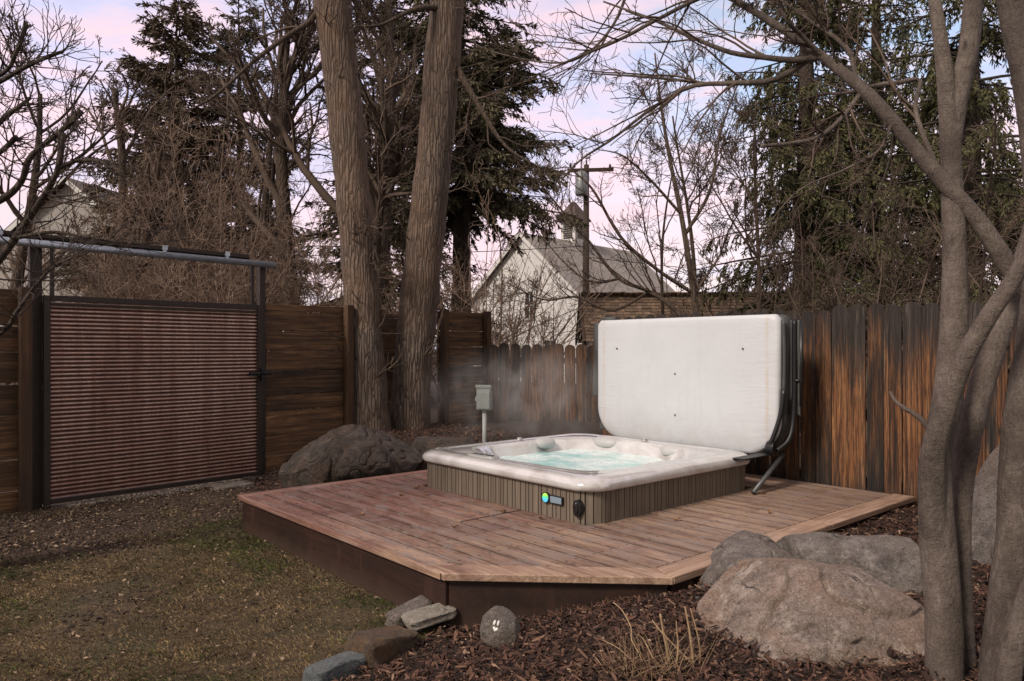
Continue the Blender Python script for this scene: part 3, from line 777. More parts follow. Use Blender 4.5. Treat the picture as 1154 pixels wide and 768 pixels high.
    mb.build('name_plate', simple('blue_grey_plate', (.22, .29, .36), .4, .1, .1, 60, 0), t, .002)
    dx = 2.50 - TC[0]
    mb = MB(); mb.prism([(dx + .036 * math.cos(x), .405 + .058 * math.sin(x)) for x in th], yb - .020, yb + .03, 'y'); mb.prism([(dx + .020 * math.cos(x), .398 + .03 * math.sin(x)) for x in th], yb - .030, yb - .02, 'y')
    dr = mb.build('drain_cap', M_BLACKPL, t, .004)
    mb = MB(); mb.prism([(dx + .006 * math.cos(x), .440 + .006 * math.sin(x)) for x in th], yb - .024, yb - .019, 'y'); mb.build('screw', M_GALV, dr)
    # black latch clips at the left corner
    for zc in (.33, .45):
        mb = MB(); mb.box((-TH - .008, -TH + .28, zc), (.03, .05, .045)); mb.build('latch_clip', M_BLACKPL, t, .004)
tub()

# ------------------------------------------------------------------ folded cover and its lifter
def cover():
    t = empty('tub_cover', D(1.745, 3.60, 0), DROT, 'white folded hot tub cover standing upright behind the tub', 'tub cover')
    W, z0, z1, r = 1.025, .565, 1.785, .32
    def outline(w_, za, zb, rr, n=14):
        p = [(-w_, zb - .03), (-w_, za + rr)]
        p = [(w_ - .04, zb), (-w_ + .04, zb), (-w_, zb - .04)]
        for k in range(n + 1): th = R(180 + 90 * k / n); p.append((-w_ + rr + rr * math.cos(th), za + rr + rr * math.sin(th)))
        for k in range(n + 1): th = R(270 + 90 * k / n); p.append((w_ - rr + rr * math.cos(th), za + rr + rr * math.sin(th)))
        p.append((w_, zb - .04)); return np.array(p)
    g = G('white_vinyl'); n1 = g.noise(2.5, 6, .6); wv = g.n('ShaderNodeTexBrick') if False else None
    c = g.ramp(n1, (.3, (.52, .535, .565)), (.7, (.565, .58, .61)))
    s = g.n('ShaderNodeSeparateXYZ', Vector=g.obj)
    edge = g.math('ABSOLUTE', s.outputs[0])
    c = g.mix(g.math('MULTIPLY', g.ramp(edge, (.90, 0.0), (.925, .75), (.95, .1)), g.ramp(g.noise(3, 6, .7), (.4, .2), (.6, 1.0))), c, (.50, .42, .34))
    g.set(Base_Color=c, Roughness=.5)
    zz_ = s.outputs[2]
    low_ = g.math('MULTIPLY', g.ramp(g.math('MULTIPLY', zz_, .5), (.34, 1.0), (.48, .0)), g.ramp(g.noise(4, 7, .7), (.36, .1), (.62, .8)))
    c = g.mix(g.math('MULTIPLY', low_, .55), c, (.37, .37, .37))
    c = g.mix(g.math('MULTIPLY', g.ramp(g.noise(1, 6, .7, g.map((7, 7, .8))), (.52, 0.0), (.70, .35)), 1.0), c, (.46, .465, .475))
    g.set(Base_Color=c)
    wr = g.noise(1, 4, .55, g.map((2.2, 1, 14)), 1.4)
    gv = g.math('MULTIPLY', n1, 12.0); gv = g.math('ADD', gv, g.math('MULTIPLY', g.math('MULTIPLY', wr, g.ramp(edge, (.55, .5), (.95, 6.0))), 1.0))
    g.bump(gv, .2, .004)
    # front half (white inner face), edges rounded by stacked, slightly inset layers
    def slab(name, y0, y1, mt, w_, bulge=.012):
        mb = MB(); ys = [y0, y0 + .006, y0 + .025, y1 - .02, y1]; ins = [.035, .012, 0, 0, .02]
        rings = []
        for yy, k in zip(ys, ins):
            o_ = outline(w_ - k, z0 + k, z1 - k, r - k * .5); rings.append(np.c_[o_[:, 0], np.full(len(o_), yy), o_[:, 1]])
        # puffed face: concentric rings
        cz = (z0 + z1) / 2
        pre = []
        for f, dy in ((.15, bulge), (.5, bulge * .9), (.8, bulge * .5), (.93, bulge * .15)):
            o_ = outline(w_ - .035, z0 + .035, z1 - .035, r - .02); pre.append(np.c_[o_[:, 0] * f, np.full(len(o_), y0 - dy), cz + (o_[:, 1] - cz) * f])
        rings = pre + rings; n = len(rings[0]); V = np.concatenate(rings); i = np.arange(n); j = (i + 1) % n
        fs = [np.c_[j + k * n, i + k * n, i + (k + 1) * n, j + (k + 1) * n] for k in range(len(rings) - 1)]
        fs += [i[None, :], (i + (len(rings) - 1) * n)[None, ::-1]]
        mb.add(V, fs, True); return mb.build(name, mt, t)
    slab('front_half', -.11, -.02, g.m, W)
    slab('rear_half', .0, .09, M_VINYL, W + .015, .0)
    # heat-seal dots
    th = np.linspace(0, 2 * np.pi, 12, endpoint=False); me_ = simple('rusty_eyelet', (.10, .06, .04), .6, .4, .2, 9, 0)
    for x, z in ((-.74, 1.49), (.70, 1.49), (-.02, 1.25), (-.02, .86)):
        mb = MB(); mb.prism([(x + .008 * math.cos(k), z + .008 * math.sin(k)) for k in th], -.128, -.118, 'y'); mb.build('vent_eyelet', me_, t)
    # vinyl wrap along the left side and top corner, loose folds hanging
    def flap(name, x0, x1, y, za, zb, fold, nn=40):
        mb = MB(); xs = np.linspace(x0, x1, 9); zs = np.linspace(za, zb, nn); X, Z = np.meshgrid(xs, zs)
        Y = y + fold * np.sin(X * 60 + Z * 4) + .5 * fold * np.sin(Z * 13 + X * 20)
        i = (np.arange(nn - 1)[:, None] * 9 + np.arange(8)[None]).ravel()
        mb.add(np.c_[X.ravel(), Y.ravel(), Z.ravel()], np.c_[i, i + 1, i + 10, i + 9], True)
        o = mb.build(name, M_VINYL, t); sd = o.modifiers.new('t', 'SOLIDIFY'); sd.thickness = .006
    flap('skirt_flap', W + .02, W + .115, .05, .92, 1.735, .005)
    flap('side_wrap', -W - .10, -W + .02, -.06, .98, 1.76, .010)
    flap('side_wrap', -W - .05, -W + .03, -.02, .64, 1.0, .018)
    mb = MB()
    for k, x in enumerate((-W - .03, -W - .01, -W + .02)):
        p = spline([(x, -.02, 1.0), (x + .01, -.03 - .01 * k, .85), (x + .06 + .02 * k, -.02, .70), (x + .20, .0, .62)], 14); mb.tube(p, .010, 6)
    mb.build('strap', M_VINYL, t)
    mb = MB(); mb.tube([(-W - .02, .0, 1.79), (-W + .17, .0, 1.795)], .032, 12); mb.build('rolled_edge', M_VINYL, t)
    mb = MB(); p = spline([(W + .012, -.04, 1.74), (W + .02, -.04, 1.4), (W + .012, -.05, 1.08), (W - .05, -.05, .84), (W - .11, -.05, .70)], 30); mb.tube(p, .016, 8); mb.build('edge_wrap', M_VINYL, t)
cover()
def lifter():
    t = empty('cover_lifter', D(2.86, 3.42, .3), DROT, 'black tube cover lifter with flat bracket and slanted brace at the tub corner', 'cover lifter')
    # local coords relative to that base; x=a, y=b
    mb = MB(); p = spline([(-.02, .22, 1.44), (-.02, .22, 1.0), (-.02, .20, .60), (-.03, .14, .42), (-.09, .06, .33)], 40); mb.tube(p, .022, 12); mb.build('arm', M_BLACK, t)
    mb = MB(); mb.tube([(.03, .24, 1.44), (.03, .24, .70)], .016, 10); mb.tube([(-.02, .20, .92), (.05, .25, .92)], .012, 8); mb.build('arm_sleeve', M_BLACKPL, t)
    mb = MB(); mb.box((-.17, -.10, .295), (.11, .62, .012)); mb.box((-.215, -.10, .28), (.012, .62, .035)); mb.build('bracket', M_BLACK, t, .002)
    mb = MB(); mb.tube([(-.10, .17, .28), (-.10, -.30, .02)], .020, 10); mb.build('brace', M_STEELG, t)
    mb = MB(); th = np.linspace(0, 2 * np.pi, 20, endpoint=False)
    mb.prism([(.06 + .065 * math.cos(x), .345 + .065 * math.sin(x)) for x in th], -.17, -.10, 'x'); mb.build('pivot', M_BLACKPL, t, .006)
    mb = MB(); mb.tube(spline([(-.05, .10, .85), (-.07, .07, .62), (-.12, .03, .42), (-.16, .02, .33)], 16), (.02), 8); mb.build('strap', M_BLACKPL, t)
M_STEELG = simple('grey_steel', (.10, .105, .11), .45, .5, .2, 12, .1)
lifter()

# ------------------------------------------------------------------ fences
def picket_poly(w_, h, r=.035):
    p = [(-w_ / 2, 0), (w_ / 2, 0), (w_ / 2, h - r * 1.3)]
    for k in range(1, 8): th = math.pi * k / 8; p.append((w_ / 2 * math.cos(th) * (1 if k in (0,) else 1), h - r * 1.3 + r * 1.3 * math.sin(th) ** .8))
    p.append((-w_ / 2, h - r * 1.3)); return p
def picket_fence(name, loc, rz, length, top, pitch, mat, label, bays, seed):
    rg = np.random.default_rng(seed)
    t = empty(name, loc, rz, label, 'fence')
    n = int(length / pitch); per = math.ceil(n / bays)
    for b in range(bays):
        mb = MB()
        for k in range(b * per, min(n, (b + 1) * per)):
            h = top + rg.normal(0, .012); w_ = pitch - rg.uniform(.004, .012)
            poly = np.array(picket_poly(w_, h, .062)); tilt = rg.normal(0, .004)
            x = (k + .5) * pitch
            poly = poly + np.c_[poly[:, 1] * tilt + x, np.zeros(len(poly))]
            y = rg.normal(0, .004)
            mb.prism([tuple(q) for q in poly], y - .009, y + .009, 'y')
        mb.build('picket_panel', mat, t, .002, 1)
    for z in (.35, top * .5, top - .25):
        mb = MB(); mb.box((length / 2, .045, z), (length, .038, .088)); mb.build('rail', M_POST, t)
    for b in range(bays + 1):
        mb = MB(); mb.box((min(b * per * pitch, length) , .115, (top - .1) / 2), (.09, .09, top - .1)); mb.build('post', M_POST, t)
picket_fence('picket_fence', D(.28, 4.085, 0), DROT, 5.4, 1.855, .1485, M_PICKET, 'tall weathered picket fence with orange worn boards right of the white cover', 2, 3)
# low fence facing the camera
picket_fence('picket_fence', (-.36, 11.25, 0), R(-6), 2.9, 1.555, .165, M_PICKET2, 'lower faded picket fence behind the tub, left of the white cover', 1, 5)

def board_fence(s0, s1, posts, label, y=0.0, top=2.03, seed=1, zb=-.05):
    rg = np.random.default_rng(seed)
    t = empty('board_fence', Gp(s0, y), GROT, label, 'fence'); L = s1 - s0
    mb = MB(); z = zb
    while z < top - .05:
        h = rg.choice([.185, .235, .235, .285]); 
        if z + h > top - .06: h = top - z
        tl = rg.normal(0, .003)
        mb.box((L / 2, rg.normal(0, .005), z + h / 2), (L, .038, h - rg.uniform(.004, .012)), 0, tl); z += h
    mb.build('board_panel', M_BOARD, t, .004, 1)
    for p in posts:
        mb = MB(); mb.box((p - s0, -.075, (top + .02 + zb) / 2), (.095, .095, top + .02 - zb)); mb.build('post', M_POST, t, .004, 1)
board_fence(-3.2, -.085, (-2.6, -.14), 'dark stained horizontal board fence left of the rusted gate', 0, 2.03, 4)
board_fence(2.30, 3.47, (3.42,), 'stained board fence between the rusted gate and the big twin trunks', 0, 2.02, 2)
board_fence(3.52, 5.02, (), 'shadowed board fence directly behind the twin trunks', .75, 2.0, 7)
board_fence(5.02, 6.02, (5.08, 5.96), 'short board fence panel between two posts by the grey electrical box', 0, 2.03, 9)

# ------------------------------------------------------------------ gate
def gate():
    t = empty('sliding_gate', Gp(0, -.10), GROT, 'rusted corrugated metal sliding gate in dark steel frame', 'gate')
    W, zb, zt = 2.19, .045, 1.985
    # corrugated panel
    nz_, per = 46 * 10, 46; zs = np.linspace(zb + .05, zt - .06, nz_ + 1); xs = np.linspace(.05, W - .05, 24)
    X, Z = np.meshgrid(xs, zs); ph = (Z - zs[0]) / (zs[-1] - zs[0]) * per * 2 * np.pi
    wob = np.array([mn.noise(Vector((x * 2, z * 2, 0))) for x, z in zip(X.ravel(), Z.ravel())]).reshape(X.shape) * .004
    Y = -.0075 * np.cos(ph) + wob
    i = (np.arange(nz_)[:, None] * 24 + np.arange(23)[None]).ravel()
    mb = MB(); mb.add(np.c_[X.ravel(), Y.ravel(), Z.ravel()], np.c_[i, i + 1, i + 25, i + 24], True)
    o = mb.build('corrugated_panel', M_RUST, t)
    at = o.data.attributes.new('crest', 'FLOAT', 'POINT'); at.data.foreach_set('value', ((np.cos(ph) + 1) / 2).astype(np.float32).ravel())
    mb = MB()
    mb.box((.025, 0, (zb + zt) / 2), (.055, .055, zt - zb)); mb.box((W - .025, 0, (zb + zt) / 2), (.055, .055, zt - zb))
    mb.box((W / 2, 0, zt - .025), (W - .112, .055, .055)); mb.box((W / 2, 0, zb + .022), (W - .112, .05, .045))
    mb.box((W / 2, -.012, zt - .082), (W - .112, .03, .02))
    mb.build('frame', M_STEEL, t, .003, 1)
    mb = MB(); mb.box((W - .085, -.040, 1.20), (.16, .022, .045)); mb.box((W + .0, -.045, 1.20), (.05, .035, .14)); mb.tube([(W - .16, -.06, 1.205), (W + .10, -.06, 1.20)], .011, 8); mb.tube([(W - .02, -.05, 1.21), (W - .02, -.115, 1.21), (W + .04, -.115, 1.23)], .010, 8)
    mb.build('latch', M_BLACK, t, .003)
    mb = MB(); mb.tube([(.03, .0, .045), (.03, .0, .0)], .03, 10); mb.build('guide_foot', M_STEEL, t)
    # hanger straps up to the track
    for x in (.07, W - .10):
        mb = MB(); mb.box((x, .0, (zt + 2.43) / 2), (.035, .02, 2.43 - zt)); mb.build('hanger', M_STEEL, t)
    tr = empty('gate_track', Gp(0, -.10), GROT, 'galvanised overhead pipe rail above the rusted gate on dark steel posts', 'gate track')
    mb = MB(); mb.tube([(-3.4, -.02, 2.455), (W + .17, -.02, 2.455)], .036, 16); mb.build('rail', M_GALV, tr)
    mb = MB(); mb.box((-.68, .045, 2.52), (5.5, .012, .07)); mb.box((-.68, .02, 2.515), (5.5, .06, .008)); mb.build('rail_cover', M_STEEL, tr)
    for x in (-1.9, -.35, 1.10, 1.78):
        mb = MB(); mb.box((x, -.005, 2.505), (.03, .05, .045)); mb.box((x, -.03, 2.53), (.05, .012, .05)); mb.build('rail_clamp', M_GALV, tr, .003)
    for x in (-.045, W + .055, -3.0):
        mb = MB(); mb.box((x, .085, 1.24), (.10 if x < 0 else .07, .07, 2.48)); mb.build('post', M_STEEL, tr, .003)
gate()

# ------------------------------------------------------------------ electrical box
def ebox():
    x, y, _ = P(546, 450, 8.75); t = empty('electrical_box', (x, y, 0), R(-12), 'grey metal electrical box on a conduit post before the picket fence', 'electrical box')
    mb = MB(); mb.box((0, 0, .905), (.17, .11, .27)); mb.build('cabinet', M_GREYPAINT, t, .008)
    mb = MB(); mb.prism([(-.065, 1.03), (.058, 1.03), (.058, 1.052), (-.065, 1.066)], -.095, .095, 'x'); mb.build('lid', M_GREYPAINT, t, .004)
    mb = MB(); mb.box((0, -.060, .885), (.15, .010, .20)); mb.build('door', M_GREYPAINT, t, .004)
    mb = MB(); mb.tube([(0, 0, .02), (0, 0, .775)], .026, 14); mb.tube([(0, 0, .74), (0, 0, .775)], .034, 14); mb.build('conduit', M_PVC, t)
    mb = MB(); mb.box((-.095, -.02, .90), (.022, .03, .05)); mb.build('knockout', M_GREYPAINT, t, .003)
ebox()

# ------------------------------------------------------------------ rocks
ICO = {}
def ico(sub):
    if sub not in ICO:
        import bmesh
        bm = bmesh.new(); bmesh.ops.create_icosphere(bm, subdivisions=sub, radius=1)
        ICO[sub] = (np.array([v.co[:] for v in bm.verts]), np.array([[v.index for v in f.verts] for f in bm.faces])); bm.free()
    return ICO[sub]
def boulder(name, center, lobes, mat, label, seed, sub=6, amp=.07, rz=0.0, cat='boulder', group=None, facet=.05, parent=None, chops=None):
    """star-shaped union of ellipsoid lobes: (ox,oy,oz, rx,ry,rz) around the centre"""
    d, f = ico(sub); r = np.zeros(len(d))
    for ox, oy, oz, rx, ry, rz_ in lobes:
        S = 1 / np.array([rx, ry, rz_]); c = np.array([ox, oy, oz]) * S; dd = d * S
        a = (dd * dd).sum(1); b = -(dd * c).sum(1); cc = (c * c).sum() - 1; disc = b * b - a * cc
        rr = np.where(disc > 0, (-b + np.sqrt(np.maximum(disc, 0))) / a, 0)
        k = 14.0; r = np.log(np.exp(k * r) + np.exp(k * np.maximum(rr, 0)) - 1) / k if r.any() else np.maximum(rr, 0)
    p = d * r[:, None]; size = float(np.median(r))
    disp = np.empty(len(d))
    for i, q in enumerate(p):
        v = Vector(q) / size + Vector((seed * 7.3, seed * 3.1, seed))
        h = mn.noise(v * 1.3) * 1.0 + mn.noise(v * 2.9) * .5 + mn.noise(v * 6.5) * .22 + mn.noise(v * 15) * .15 + mn.noise(v * 34) * .09 + (mn.noise(v * 80) * .05 if sub > 6 else 0)
        h -= facet / max(amp, 1e-3) * (1 - min(1, abs(mn.noise(v * 1.9 + Vector((5, 5, 5)))) * 9)) * .8
        disp[i] = h
    rg = np.random.default_rng(seed)
    for nv in nrm(rg.normal(size=(13, 3)) * np.array([1, 1, .8]) + np.array([0, -.15, .25])):
        h = p @ nv; lim = np.quantile(h, rg.uniform(.89, .975)); ov = np.maximum(0, h - lim); p = p - nv * (ov * .75)[:, None]
    for nx_, ny_, nz_, qq in (chops or []):
        nv = nrm(np.array([nx_, ny_, nz_], float)); h = p @ nv; p = p - nv * (np.maximum(0, h - np.quantile(h, qq)) * .9)[:, None]
    p = p * 1.06 + d * (disp * amp * size)[:, None]
    p = rot(p, 0, 0, rz)
    mb = MB(); mb.add(p, f, True); o = mb.build(name, mat, parent); o.location = center
    if label: tag(o, label, cat, group)
    return o
# big foreground boulder
x, y, z = 1.26, 3.30, .13
boulder('boulder', (x, y, z), [(.30, .16, .05, .56, .40, .48), (-.26, -.10, -.08, .50, .36, .30), (.10, .0, .05, .56, .38, .40), (.56, .22, .02, .40, .34, .42)], M_ROCK, 'largest pinkish granite boulder in the mulch in front of the deck', 3, 7, .05, R(12), facet=.08, chops=[(-.48, -.15, .86, .72), (.05, -.6, .80, .86), (.30, -.1, .95, .93), (-.2, -.95, .25, .88), (.1, .2, 1, .93)])
x, y, z = P(852, 650, 4.12); boulder('boulder', (x, y, .10), [(0, 0, .06, .31, .27, .25), (.18, .12, .08, .27, .22, .23), (-.2, -.12, .0, .22, .2, .2)], M_ROCKG, 'grey granite boulder beside the deck edge, behind the largest boulder', 8, 7, .07, R(25), facet=.06)
x, y, z = P(985, 630, 4.15); boulder('boulder', (x, y, .15), [(0, 0, .05, .42, .28, .22), (-.3, .2, .07, .3, .25, .20), (.22, .05, .02, .3, .22, .20)], M_ROCKG, 'low flat grey boulder between the largest boulder and the smooth trunk', 12, 7, .05, R(-8), facet=.06)
x, y, z = P(1150, 590, 4.6); boulder('boulder', (x + .16, y, .25), [(0, 0, .1, .48, .42, .60), (-.22, -.1, -.1, .32, .3, .36)], M_ROCKG, 'tall grey boulder standing behind the smooth grey trunks', 21, 6, .06, 0, facet=.05)
# boulders behind the deck under the twin trunks
x, y, z = P(362, 520, 7.5); boulder('boulder', (x, y, .24), [(0, 0, .05, .40, .34, .34), (.15, .1, .08, .36, .3, .32)], M_ROCKD, 'dark rounded boulder at the deck back edge, nearest the gate', 31, 6, .05, 0, facet=.07, chops=[(-.5, -.4, .75, .82)])
x, y, z = P(418, 510, 7.8); boulder('boulder', (x, y, .28), [(0, 0, .04, .52, .36, .36), (-.2, -.05, .04, .40, .3, .34), (.2, .0, -.04, .34, .3, .28)], M_ROCKD, 'largest dark boulder at the foot of the twin trunks', 37, 6, .05, R(6), facet=.08, chops=[(.45, -.2, .85, .80), (-.2, -.5, .8, .88)])
x, y, z = P(408, 518, 7.22); boulder('boulder', (x, y, .37), [(0, 0, .0, .36, .14, .17), (.14, .0, .05, .22, .13, .13)], M_ROCKD, 'brown tilted boulder leaning on the front of the dark boulders', 44, 6, .06, R(22), facet=.08)
x, y, z = P(505, 503, 8.3); boulder('boulder', (x, y, .30), [(0, 0, .0, .48, .3, .20), (-.35, .1, .02, .36, .25, .19), (.3, .1, .0, .3, .25, .14)], M_ROCKD, 'low flat dark boulder between the twin trunks and the tub corner', 52, 6, .05, 0, facet=.06, chops=[(0, 0, 1, .85)])
# border stones
def slabstone(name, loc, size, rz, rx, ry, mat, label, seed, cat='stone'):
    d, f = ico(5); p = np.sign(d) * np.abs(d) ** .30; p = p / np.abs(p).max(0)
    q = p.copy()
    for i, v in enumerate(p):
        vv = Vector(v) * 1.1 + Vector((seed, seed * 2, 0)); q[i] += np.array(mn.noise_vector(vv)[:]) * .15 + np.array(mn.noise_vector(vv * 4)[:]) * .04
    q = rot(q * np.array(size) / 2, rx, ry, rz); mb = MB(); mb.add(q, f, True); o = mb.build(name, mat); o.location = loc
    return tag(o, label, cat)
def gp(u, v, zz=0.0):
    Y = F * (EYE - zz) / (v - HY); return np.array([(u - CX) / F * Y, Y, zz])
p = gp(430, 728, .05); slabstone('border_stone', tuple(p), (.34, .20, .13), R(52), 0, R(8), M_SLAB, 'rusty brown squared stone at the lawn and mulch border', 2)
p = gp(381, 754, .03); slabstone('border_stone', tuple(p), (.30, .13, .09), R(50), 0, 0, M_BLUE, 'flat blue grey stone lowest along the lawn border', 4)
p = gp(484, 694, .08); slabstone('border_stone', tuple(p), (.27, .13, .055), R(28), R(8), R(-6), M_PALE, 'pale cream flat stone beside the deck corner', 6)
p = gp(461, 690, .07); slabstone('border_stone', tuple(p), (.25, .12, .07), R(38), 0, R(-14), M_ROCKG, 'grey wedge stone against the deck corner, behind the cream stone', 9)
p = gp(300, 523, .06); slabstone('border_stone', tuple(p), (.24, .16, .16), R(30), 0, R(10), M_SLAB, 'tan stone block at the foot of the fence beside the gate', 15)
p = gp(262, 548, .02); slabstone('border_stone', tuple(p), (.42, .22, .05), R(48), 0, 0, M_ROCKG, 'flat grey flagstone on the ground by the gate latch side', 18)
p = gp(788, 690, .16); boulder('stone', (p[0], p[1] + .05, .17), [(0, 0, 0, .055, .045, .05)], M_BLUE, 'small round blue grey stone against the largest boulder', 61, 4, .05, cat='stone')
p = gp(340, 556, .0)
slabstone('border_stone', tuple(gp(282, 541, .03)), (.16, .10, .07), R(10), 0, 0, M_ROCKD, 'small dark stone near the deck back corner', 23)

def painted_stone():
    p = gp(564, 718, .11)
    o = boulder('painted_stone', (p[0], p[1] + .03, .145), [(0, 0, -.01, .056, .048, .066), (-.016, 0, .02, .038, .036, .052), (.012, 0, -.02, .052, .042, .045)], M_ROCKG, 'small grey stone with a white painted heart and two dabs', 71, 5, .03, cat='stone', facet=.02)
    white = simple('white_paint', (.72, .71, .68), .7, 0, .08, 60, .1)
    me = o.data; vs = np.array([v.co[:] for v in me.vertices])
    def front(x, z):
        d_ = (vs[:, 0] - x) ** 2 + (vs[:, 2] - z) ** 2 + (vs[:, 1] > 0) * 9; return vs[np.argmin(d_), 1]
    def mark(poly):
        mb = MB(); poly = np.array(poly); c = poly.mean(0); rings = []
        for k in (0.02, .4, .75, 1.0):
            q = c + (poly - c) * k
            rings.append(np.array([(x, front(x, z) - (.0035 if k < .9 else .0015), z) for x, z in q]))
        n = len(poly); V = np.concatenate(rings); i = np.arange(n); j = (i + 1) % n
        mb.add(V, [np.c_[i + k * n, j + k * n, j + (k + 1) * n, i + (k + 1) * n] for k in range(3)] + [i[None, :]], True)
        m = mb.build('paint_mark', white, o)
    th = np.linspace(0, 2 * np.pi, 24, endpoint=False)
    for cx, cz, a in ((-.028, .046, -.45), (-.010, .046, -.25)):
        mark([(cx + math.cos(a) * .0055 * math.cos(k) - math.sin(a) * .0125 * math.sin(k), cz + math.sin(a) * .0055 * math.cos(k) + math.cos(a) * .0125 * math.sin(k)) for k in th])
    ht = [(16 * math.sin(k) ** 3, 13 * math.cos(k) - 5 * math.cos(2 * k) - 2 * math.cos(3 * k) - math.cos(4 * k)) for k in th]
    mark([(-.024 + a * .00080 + b * .0002, .018 + b * .00080 - a * .0002) for a, b in ht][::-1])
painted_stone()

# ------------------------------------------------------------------ vegetation
def polyl(st, dr, L, n, wander, trop, rg):
    B = len(st); pts = np.empty((B, n, 3)); pts[:, 0] = st; d = nrm(dr); step = (L / (n - 1))[:, None]
    for k in range(1, n):
        d = d + rg.normal(0, wander, (B, 3)); d[:, 2] += trop; d = nrm(d); pts[:, k] = pts[:, k - 1] + d * step
    return pts
def spawn(pts, rad, L, per, tmin, tmax, ang, lf, rf, rg, up=0.0, jit=.35):
    B, n, _ = pts.shape
    cnt = rg.poisson(per, B) if not isinstance(per, np.ndarray) else rg.poisson(per)
    idx = np.repeat(np.arange(B), cnt); M = len(idx)
    t = rg.uniform(tmin, tmax, M); x = t * (n - 1); i = np.minimum(x.astype(int), n - 2); f = (x - i)[:, None]
    p = pts[idx, i] * (1 - f) + pts[idx, i + 1] * f; d = nrm(pts[idx, i + 1] - pts[idx, i]); r = rad[idx, i] * (1 - f[:, 0]) + rad[idx, i + 1] * f[:, 0]
    q = rg.normal(size=(M, 3)); q[:, 2] += up; q = nrm(q - (q * d).sum(1)[:, None] * d)
    a = rg.uniform(ang[0], ang[1], M)[:, None]
    nd = d * np.cos(a) + q * np.sin(a)
    nl = L[idx] * lf * (1.15 - .7 * t) * rg.uniform(1 - jit, 1 + jit, M)
    return p, nd, nl, r * rf
def taper(r0, n, tip): return r0[:, None] * np.linspace(1, tip, n)[None, :]
def twiggy(mb, pts, rad, L, levels, rg, rmin=.0016):
    for lv in levels:
        p, d, l, r = spawn(pts, rad, L, lv.get('per', 4), lv.get('tmin', .2), lv.get('tmax', 1.0), lv.get('ang', (.5, 1.1)), lv.get('lf', .5), lv.get('rf', .6), rg, lv.get('up', .2))
        n = lv.get('n', 5); r = np.clip(r, rmin * 1.2, lv.get('rmax', 1)); pts = polyl(p, d, l, n, lv.get('wander', .18), lv.get('trop', .06), rg)
        rad = np.maximum(taper(r, n, lv.get('tip', .4)), rmin); L = l
        v, q = tubes(pts, rad, lv.get('sides', 3)); mb.add(v, q, True)
    return pts, rad, L
def stem(mb, pts, n, sides, lump=.0, seed=0, freq=3.0, flare=None):
    """pts rows: x,y,z,r"""
    s = spline(pts, n); P3 = s[:, :3]; r = s[:, 3]
    v, q = tubes(P3[None], r[None], sides); v = v.reshape(n, sides, 3)
    if lump:
        for i in range(n):
            for k in range(sides):
                d = v[i, k] - P3[i]; h = mn.noise(Vector(v[i, k] * freq) + Vector((seed, seed, seed))) + .5 * mn.noise(Vector(v[i, k] * freq * 2.7) + Vector((seed, 1, 0)))
                v[i, k] = P3[i] + d * (1 + lump * h)
    mb.add(v.reshape(-1, 3), [q, (np.arange(sides) + (n - 1) * sides)[None, :]], True)
    return P3, r
def asbranch(P3, r):
    L = np.linalg.norm(np.diff(P3, axis=0), axis=1).sum(); return P3[None], r[None], np.array([L])

# --- the two furrowed trunks growing through the board fence
def big_tree(path, label, seed, limbs):
    rg = np.random.default_rng(seed)
    b = path[0]; t = empty('cottonwood_tree', (b[0], b[1], b[2]), 0, label, 'tree', 'twin furrowed trunks behind the deck')
    off = np.array([b[0], b[1], b[2], 0]); pl = [np.array(p) - off for p in path]
    mb = MB(); P3, r = stem(mb, pl, 90, 40, .10, seed, 2.2)
    mb.build('trunk', M_BARK, t)
    cr = MB()
    for lb in limbs:
        m = MB(); q = [np.array(p) - off for p in lb]; n = 16
        Pl, rl = stem(m, q, n, 10, .08, seed + 1, 3); m.build('limb', M_BARK2, t)
        a = asbranch(Pl, rl)
        twiggy(cr, *a, [dict(per=9, lf=.35, n=7, sides=5, tmin=.25, rf=.5, rmax=.03, wander=.2), dict(per=6, lf=.45, n=6, sides=4, rf=.55, wander=.2), dict(per=6, lf=.5, n=5, sides=3, wander=.22, trop=-.02)], rg, .004)
    # epicormic twigs on the trunk and the crown above
    top = P3[60:]; rt = r[60:] * .35
    twiggy(cr, top[None], rt[None], np.array([4.0]), [dict(per=12, lf=.8, n=8, sides=5, tmin=.0, rf=.5, wander=.15), dict(per=7, lf=.45, n=6, sides=3, wander=.2), dict(per=6, lf=.5, n=5, sides=3, trop=-.03)], rg, .005)
    twiggy(cr, P3[None, 10:60], r[None, 10:60], np.array([3.0]), [dict(per=16, lf=.30, n=6, sides=4, rf=.06, rmax=.014, ang=(.7, 1.4), wander=.22), dict(per=6, lf=.5, n=5, sides=3, wander=.25)], rg, .004)
    cr.build('crown', M_TWIG, t)
Y1, Y2 = 9.75, 10.2
T1 = [(*P(418, 500, Y1), .30), (*P(417, 478, Y1), .27), (*P(413, 420, Y1), .24), (*P(407, 330, Y1), .225), (*P(394, 180, Y1), .225), (*P(373, 0, Y1), .235), (*P(362, -90, Y1), .22), (*P(345, -260, Y1), .18), (*P(350, -420, Y1), .08)]
T2 = [(*P(460, 500, Y2), .30), (*P(461, 480, Y2), .275), (*P(465, 420, Y2), .26), (*P(473, 330, Y2), .26), (*P(490, 170, Y2), .24), (*P(504, 0, Y2), .235), (*P(512, -90, Y2), .22), (*P(528, -260, Y2), .17), (*P(520, -420, Y2), .08)]
